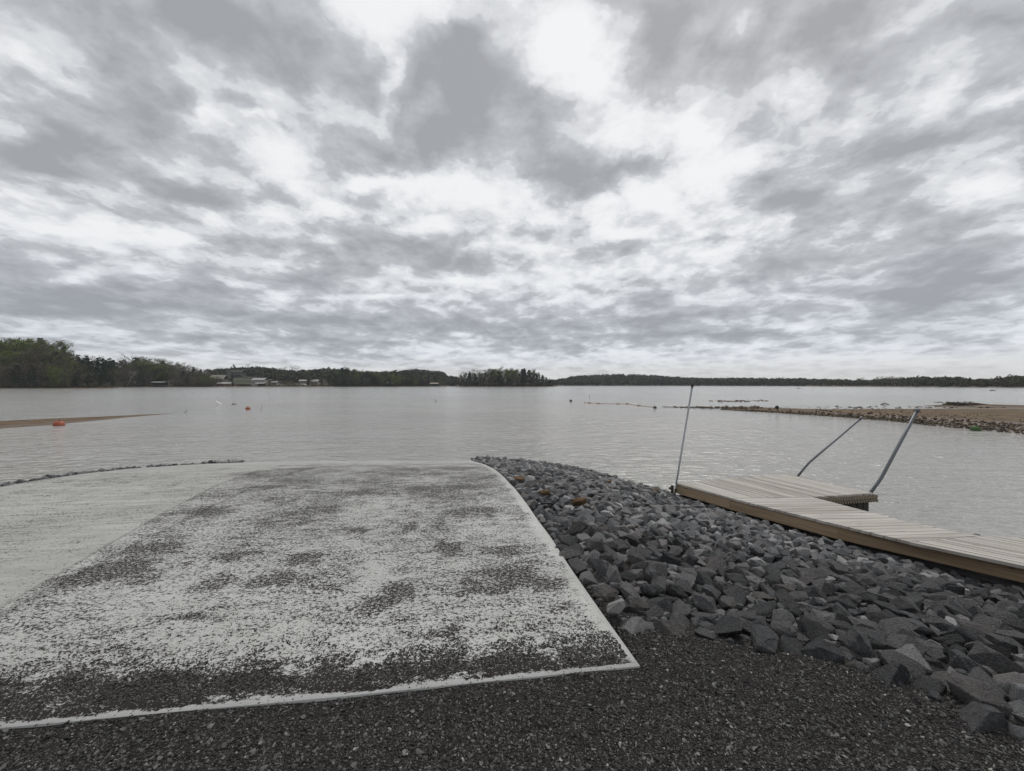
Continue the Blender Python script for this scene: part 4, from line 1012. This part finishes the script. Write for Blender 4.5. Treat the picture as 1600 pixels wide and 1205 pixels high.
for (p0, p1, n_, lab, g) in ((176,330,60,'low dark shrub at the water below the wood left of the houses','waterside shrubs left of the houses'),(520,706,55,'low dark shrub at the water under the middle grove','waterside shrubs of the middle grove'),(718,862,60,'dark shrub at the foot of the wooded islet','shrubs of the wooded islet')):
    for i in range(n_):
        px = p0+(p1-p0)*(i+rt.random())/n_
        if 232 < px < 272: continue
        Y = float(shoreY(px))+rt.uniform(3,14); plant('bush', px, Y, rt.uniform(3.5,6.5), lab, g, 1.2, z=max(.8, float(farz(px, Y))))
# wood between the point and the houses
for row, (dY, n, lo) in enumerate(((4,26,.6),(26,26,.85),(60,24,1.0))):
    for i in range(n):
        px = 172+(150 if row else 172)*(i+rt.random())/n; Y = float(shoreY(max(px,192)))+dY+rt.uniform(-4,4); base = float(farz(max(px,192), Y))
        if row == 0 and 232 < px < 262: continue
        h = (topz(skyY(SKY1, px)+1, Y)-base)*lo*rt.uniform(.82,1.0); kind = rt.choice(['bud','bud','spring','pine','bare','pine'])
        lab = {'pine':'dark pine in the lower wood left of the lakeside houses','spring':'fresh green tree in the lower wood left of the lakeside houses','bud':'olive budding tree in the lower wood left of the lakeside houses','bare':'bare grey tree in the lower wood left of the lakeside houses'}[kind]
        plant(kind, px, Y, max(h,6), lab, NAMES[kind].replace('_',' ')+'s left of the houses', rt.uniform(.9,1.3), z=base)
SY = float(shoreY(203)); o = MB().tube([at(199,603,SY), at(203,594,SY), at(208,586,SY), at(213,581,SY)], [.5,.4,.3,.15], 7)
pt_ = empty('bare_tree', at(199,603,SY)); bt = o.build('trunk', MAT['palebark'], None, True); bt.parent = pt_; bt.matrix_parent_inverse = Matrix.Translation(-pt_.location)
mb = MB()
for k in range(16):
    a = at(203+rt.uniform(0,9), 591-rt.uniform(0,9), SY); mb.tube([a, a+Vector((rt.uniform(-4,4), rt.uniform(-2,2), rt.uniform(1,4)))], [.14,.04], 4)
o = mb.build('crown', MAT['palebark']); o.parent = pt_; o.matrix_parent_inverse = Matrix.Translation(-pt_.location)
tag(pt_, 'pale leaning leafless tree standing at the water left of the boathouses', 'tree')
# grove in the middle
SKY2 = [(515,589),(524,581),(532,573),(540,571),(548,575),(557,573),(566,578),(585,580),(600,582),(617,578),(630,584),(650,586),(672,585),(690,590),(700,596)]
for row, (dY, n, lo) in enumerate(((4,38,.72),(22,36,.9),(44,34,1.0))):
    for i in range(n):
        px = 520+170*(i+rt.random())/n; Y = float(shoreY(px))+dY+rt.uniform(-5,5); base = float(farz(px, Y))
        h = (topz(skyY(SKY2, px), Y)-base)*lo*rt.uniform(.75,1.05); kind = rt.choice(['pine','pine','pine','bud','spring','cedar'])
        lab = {'pine':'dark pine in the grove across the lake, left of the wooded islet','spring':'fresh green tree in the grove across the lake, left of the wooded islet','bud':'olive budding tree in the grove across the lake, left of the wooded islet','cedar':'narrow dark cedar in the grove across the lake, left of the wooded islet'}[kind]
        plant(kind, px, Y, max(h,5), lab, NAMES[kind].replace('_',' ')+'s of the middle grove', rt.uniform(1.0,1.5), z=base)
# islet: tall thin trees with sky between the trunks
SKY3 = [(712,590),(722,583),(727,579),(740,580),(748,576),(757,582),(760,574),(772,574),(785,577),(800,575),(812,576),(822,573),(832,577),(840,582),(851,586),(858,592),(864,597)]
for row, (dY, n, lo) in enumerate(((3,44,.55),(12,34,.95),(22,30,1.0))):
    for i in range(n):
        px = 716+146*(i+rt.random())/n; Y = float(shoreY(min(max(px,726),852)))+dY+rt.uniform(-2,2); base = 1.2
        h = (topz(skyY(SKY3, px), Y)-base)*lo*rt.uniform(.84,1.02); kind = rt.choice(['pine','bud','bud','spring','pine']) if row else rt.choice(['pine','bud','bush','cedar'])
        lab = {'pine':'tall dark pine on the small wooded islet','bud':'thin budding tree on the small wooded islet','cedar':'narrow dark cedar on the small wooded islet','spring':'green leafy tree on the small wooded islet','bush':'dark shrub at the foot of the wooded islet'}[kind]
        plant(kind, px, Y, max(h,3.5) if kind != 'bush' else 5, lab, (NAMES[kind].replace('_',' ')+'s of the wooded islet'), rt.uniform(.8,1.15), z=base)
# scattered trees between the lakeside houses
for i in range(34):
    px = 322 + 200*(i+rt.random())/34
    if 366 < px < 398: continue
    Y = float(shoreY(px)) + rt.choice((26,44,60)) + rt.uniform(-4,4); kind = rt.choice(['bud','bud','spring','cedar','bud','bare'])
    lab = {'bud':'small olive budding tree among the lakeside houses','spring':'small fresh green tree among the lakeside houses','cedar':'small dark cedar among the lakeside houses','bare':'small bare tree among the lakeside houses'}[kind]
    plant(kind, px, Y, rt.uniform(5,9.5), lab, NAMES[kind].replace('_',' ')+'s among the lakeside houses', 1.3)
for i in range(40):
    px = 405 + 118*(i+rt.random())/40; Y = float(shoreY(px)) + rt.uniform(5,22); plant('bush', px, Y, rt.uniform(1.5,3.2), 'low brown bush on the bank below the lakeside houses', 'bushes below the lakeside houses', 1.3)
# skyline trees one can tell apart
for px, py, Y, kind, lab in [(365,568,640,'pine','lone round-topped tree sticking up from the ridge above the house with a tower'),(388,568,650,'bare','thin bare tree sticking up from the ridge right of the round-topped one'),
    (438,575,640,'bud','wide pale tree on the ridge above the white boathouse'),(445,573,650,'bud','tallest wide tree on the ridge right of the white boathouse'),(456,572,600,'bare','leafless tree against the sky above the lakeside houses, left of a pair'),(464,573,600,'bare','leafless tree against the sky above the lakeside houses, right of a pair'),
    (363,586,480,'cedar','narrow black cedar in front of the house with a tower'),(482,585,500,'cedar','narrow black cedar between the pale-roofed houses'),(503,590,486,'cedar','squat dark cedar right of the white-roofed house'),(515,588,500,'cedar','thin dark cedar at the left edge of the middle grove'),
    (1376,588,640,'bud','round lone tree on the low ridge above the far right shore'),(1390,588,640,'bud','flat-topped tree left in the row on the far right ridge'),(1398,588,640,'bud','flat-topped tree in the middle of the row on the far right ridge'),(1406,589,640,'bud','flat-topped tree at the right end of the row on the far right ridge'),(1344,590,650,'bud','small lone tree on the bare stretch of the far right ridge')]:
    base = float(farz(px, Y)); h = max(topz(py, Y)-base, 6)
    plant(kind, px, Y, h, lab, 'single trees on the far shores', 1.5 if kind == 'cedar' else (.8 if px < 1000 else 1.4), z=base)

# distant woods that read as one mass
def forest(name, px0, px1, n, h0, h1, s0, s1, label, seed, skyt=None, green=.5, skip=None):
    rng = np.random.default_rng(seed); px = rng.uniform(px0, px1, n); s = rng.uniform(s0, s1, n); Y = shoreY(px)+s*depthY(px); z = farz(px, Y)
    if skip is not None: k = ~skip(px, s); px, s, Y, z = px[k], s[k], Y[k], z[k]
    n = len(px); hh = rng.uniform(h0, h1, n)
    if skyt is not None:
        hh = np.minimum(hh, np.maximum(topz(np.interp(px, *zip(*skyt)), Y)-z, 2.5)+rng.normal(-.6,1.1,n))
        hh = np.maximum(hh, 2.0)
    q = 46; w = hh*rng.uniform(.28,.5,n); d = rng.normal(0,1,(n,q,3)); d /= np.linalg.norm(d,axis=2)[...,None]
    p = np.stack([((px-800)/F*Y), Y, z+hh*.55],-1)[:,None,:] + d*(rng.random((n,q))**.4)[...,None]*np.stack([w,w,hh*.5],-1)[:,None,:]
    a = rng.normal(0,1,(n,q,3)); a /= np.linalg.norm(a,axis=2)[...,None]; b = np.cross(a, rng.normal(0,1,(n,q,3))); b /= np.linalg.norm(b,axis=2)[...,None]
    sz = (hh*.085)[:,None,None]*rng.uniform(.6,1.4,(n,q,1)); V = np.stack([p-a*sz-b*sz*.6,p+a*sz-b*sz*.6,p+a*sz+b*sz*.6,p-a*sz+b*sz*.6],2)
    tone = np.repeat(np.clip(rng.normal(green,.3,n),0,1), q*4)
    me = np_mesh(name, V.reshape(-1,3), np.arange(n*q*4).reshape(-1,4), False, {'rnd': tone})
    return tag(link(name, me, MAT['forestf']), label, 'woods', kind='stuff')
SK4 = [(280,572),(300,571),(320,572),(350,574),(390,571),(410,572),(440,578),(462,580),(480,575),(510,573),(540,575),(600,577),(640,575),(660,573),(690,578),(715,585),(720,588)]
clear = lambda px, s: ((px > 325) & (px < 405) & (s < .55)) | ((px >= 405) & (px < 520) & (s < .28))
forest('woods', 285, 715, 2600, 8, 13, .12, 1.25, 'wooded ridge behind the houses on the left far shore', 3, SK4, .45, clear)
SK5 = [(850,596),(866,594),(885,591),(895,588),(905,586),(940,584.5),(965,583.5),(1000,584),(1030,585.5),(1050,588),(1080,590),(1110,591),(1140,590),(1180,591.5),(1240,592),(1256,592),(1300,593),(1330,593.5),(1380,593),(1410,591.5),(1440,589),(1462,590),(1475,589),(1500,590),(1510,593),(1560,593),(1580,589.5),(1600,589),(1900,585)]
forest('woods', 857, 1260, 3000, 8, 15, .0, 1.1, 'dark wooded hill across the lake right of the islet', 4, SK5, .25)
forest('woods', 1250, 1720, 2200, 6, 12, .0, 1.0, 'low greenish wood along the far right shore', 5, SK5, .85, lambda px, s: (px > 1325) & (px < 1375) & (s > .5))
forest('woods', -420, -60, 500, 12, 22, .0, 1.2, 'wood on the left shore beyond the frame', 6, None, .4)

# ------------------------------------------------------------------ lakeside houses, boathouses, boat
def house(px0, px1, py_eave, py_base, py_ridge, Y, wall, roof, label, depth=8, nwin=3, name='house', over=.6, cat='house', open_front=False):
    a, b = at(px0, py_base, Y), at(px1, py_base, Y); W = b.x-a.x; hw = (py_base-py_eave)/F*Y; hr = (py_eave-py_ridge)/F*Y
    e = empty(name, ((a.x+b.x)/2, Y+depth/2, a.z)); tag(e, label, cat)
    if open_front:
        mb = MB(); 
        for x in np.linspace(-W/2+.3, W/2-.3, 4):
            for y in (-depth/2+.3, depth/2-.3): mb.box((x,y,hw/2-.6), (.22,.22,hw+1.2))
        mb.build('posts', wall, e); MB().box((0,0,.25), (W*.96,depth*.9,.25)).build('deck', MAT['bark'], e)
        MB().box((0,depth/2-.5,hw*.55), (W*.9,.15,hw*.8)).build('back_wall', MAT['roofd'], e)
    else:
        MB().box((0,0,hw/2-1), (W,depth,hw+2)).build('wall', wall, e)
        for i in range(nwin):
            x = -W/2 + W*(i+.5)/nwin; fr_ = MB().box((x,-depth/2-.04,hw*.55), (min(1.5,W/nwin*.55)+.3,.12,min(1.4,hw*.5)+.3)).build('window', MAT['white'], e)
            MB().box((x,-depth/2-.11,hw*.55), (min(1.5,W/nwin*.55),.06,min(1.4,hw*.5))).build('pane', MAT['glass'], fr_)
    o_ = over; y0, y1 = -depth/2-o_, depth/2+o_; x0, x1 = -W/2-o_, W/2+o_; t_ = .18
    vs = [(x0,y0,hw),(x1,y0,hw),(x1,y1,hw),(x0,y1,hw),(x0,0,hw+hr),(x1,0,hw+hr)]; vs2 = [(x,y,z+t_) for x,y,z in vs]
    MB().add(vs+vs2, [(0,1,5,4),(2,3,4,5),(6,10,11,7),(8,11,10,9),(0,6,7,1),(2,8,9,3),(0,4,10,6),(4,3,9,10),(1,7,11,5),(5,11,8,2)]).build('roof', roof, e)
    return e
house(236,255,597.8,603.5,596.6,446,MAT['bark'],MAT['roofw'],'open boathouse with a flat pale roof at the water, leftmost of the buildings',7,name='boathouse',cat='boathouse',open_front=True)
house(262,270,596,602.5,593,470,MAT['wallw'],MAT['rooft'],'small pale hut half hidden by trees right of the leftmost boathouse',6,1,name='hut',cat='hut')
house(303,321,584.5,590,580,540,MAT['wallw'],MAT['roofw'],'white house glimpsed through the trees above the shore',8,3)
house(327,349,592.5,599,586,500,MAT['wallt'],MAT['rooft'],'tan low house with a broad roof left of the house with a tower',9,4)
house(339,360,600,604,597.3,476,MAT['brick'],MAT['roofw'],'low brick cabin with a pale roof at the water below the tan house',6,3,name='cabin',cat='cabin')
tw_ = house(358,378,582,588,578.5,540,MAT['roofd'],MAT['roofd'],'dark house with a tall grey stone tower on the slope',9,4)
hx = at(357,600,540); c0 = at(366.5,588,540)
w_ = at(357.5,588,540); MB().box((w_.x-tw_.location.x, -3, 1.0), (4.2,4.2,14)).build('tower', MAT['wallg'], tw_); MB().box((w_.x-tw_.location.x, -3, 8.15), (4.7,4.7,.3)).build('tower_cap', MAT['roofd'], tw_)
house(393.5,412.5,594,601.5,590.8,480,MAT['wallw'],MAT['roofw'],'two-storey white boathouse with a pale roof, brightest building on the shore',8,4,name='boathouse',cat='boathouse')
house(399,412,599.5,603.5,598.2,468,MAT['bark'],MAT['roofw'],'small covered boat dock in front of the white two-storey boathouse',5,name='boat_dock',cat='boat dock',open_front=True)
house(418,424,594.5,599,592.5,505,MAT['wallt'],MAT['roofd'],'tiny dark-roofed shed right of the white boathouse',5,1,name='shed',cat='shed')
house(424.5,432,598,602,595.8,500,MAT['wallw'],MAT['roofw'],'small white-roofed cabin right of the dark-roofed shed',6,2,name='cabin',cat='cabin')
house(467,478,595.5,601,593.6,505,MAT['wallt'],MAT['roofw'],'low pale-roofed house above the white motor boat',7,3)
house(486,496,596.5,601.5,593.4,498,MAT['wallt'],MAT['roofw'],'white-roofed house left of the squat dark cedar',7,2)
house(604,612,600,604,597.2,556,MAT['bark'],MAT['rooft'],'small covered boat dock under the trees of the middle grove',5,name='boat_dock',cat='boat dock',open_front=True)
house(672,684,600,604,598.2,575,MAT['bark'],MAT['rooft'],'covered boat dock at the right end of the middle grove',6,name='boat_dock',cat='boat dock',open_front=True)
# lawn terrace with pale stone walls below the tower house
V = [at(367,590,530), at(395,590,530), at(396,600,485), at(367,600,485)]
tag(link('lawn', np_mesh('lawn', V, [(0,3,2,1)]), MAT['lawn']), kind='structure')
for k, (a, b, lab) in enumerate([((377,586.8,528),(394,590.5,520),'pale sloping wall running down right of the tower house'),((368,595.5,500),(392,595.5,500),'level pale garden wall across the lawn below the tower house')]):
    p, q = at(*a), at(*b); d = q-p; tag(MB().box((p+q)/2, (d.length,.4,.8), rot=d.to_track_quat('X','Z').to_matrix()).build('garden_wall', MAT['wallt']), lab, 'wall')
# white motor boat
e = empty('motor_boat', on(475,604.6,0)); Yb = e.location.y; e.location.z = 0; tag(e, 'white motor cruiser lying at the far shore', 'boat')
L = 14.0; secs = [(-L/2,1.6,.0,1.5),(-L/4,1.9,-.2,1.5),(L/6,1.8,-.2,1.7),(L/2.6,1.0,.1,2.0),(L/2,.08,.8,2.25)]
V, fs = [], []
for x, w, zb_, zt_ in secs: V += [(x,-w,zt_),(x,-w*.75,zb_),(x,w*.75,zb_),(x,w,zt_)]
for i in range(4): fs += [(i*4+k, i*4+k+1, i*4+k+5, i*4+k+4) for k in range(3)] + [(i*4+3, i*4, i*4+4, i*4+7)]
fs += [(0,1,2,3),(19,18,17,16)]
MB().add(V, fs).build('hull', MAT['white'], e); MB().add([(-4,-1.3,1.5),(3,-1.1,1.7),(3,1.1,1.7),(-4,1.3,1.5),(-3.6,-1.1,3.0),(1.0,-.9,3.1),(1.0,.9,3.1),(-3.6,1.1,3.0)],[(0,1,5,4),(1,2,6,5),(2,3,7,6),(3,0,4,7),(4,5,6,7),(3,2,1,0)]).build('cabin', MAT['white'], e)
MB().box((-1.5,-1.24,2.3), (3.6,.1,.5)).build('window', MAT['glass'], e); MB().box((-1.5,0,3.9), (3.4,2.2,.12)).build('canopy', MAT['white'], e)
mb = MB(); [mb.tube([(x,y,3.0),(x,y,3.9)], .05, 5) for x in (-3,0) for y in (-1,1)]; mb.build('canopy_posts', MAT['steel'], e)

# ------------------------------------------------------------------ thin moist air over the lake
hm = bpy.data.materials.new('haze'); hm.use_nodes = True; hn = hm.node_tree
for nd in list(hn.nodes):
    if nd.type != 'OUTPUT_MATERIAL': hn.nodes.remove(nd)
pv = hn.nodes.new('ShaderNodeVolumePrincipled'); pv.inputs['Color'].default_value = (.80,.85,.92,1); pv.inputs['Density'].default_value = .00011
hn.links.new(pv.outputs[0], [n for n in hn.nodes if n.type == 'OUTPUT_MATERIAL'][0].inputs['Volume'])
tag(MB().box((0, 800, 27), (4000, 2600, 60)).build('haze', hm), 'thin bluish haze over the far shores', 'haze', kind='stuff')
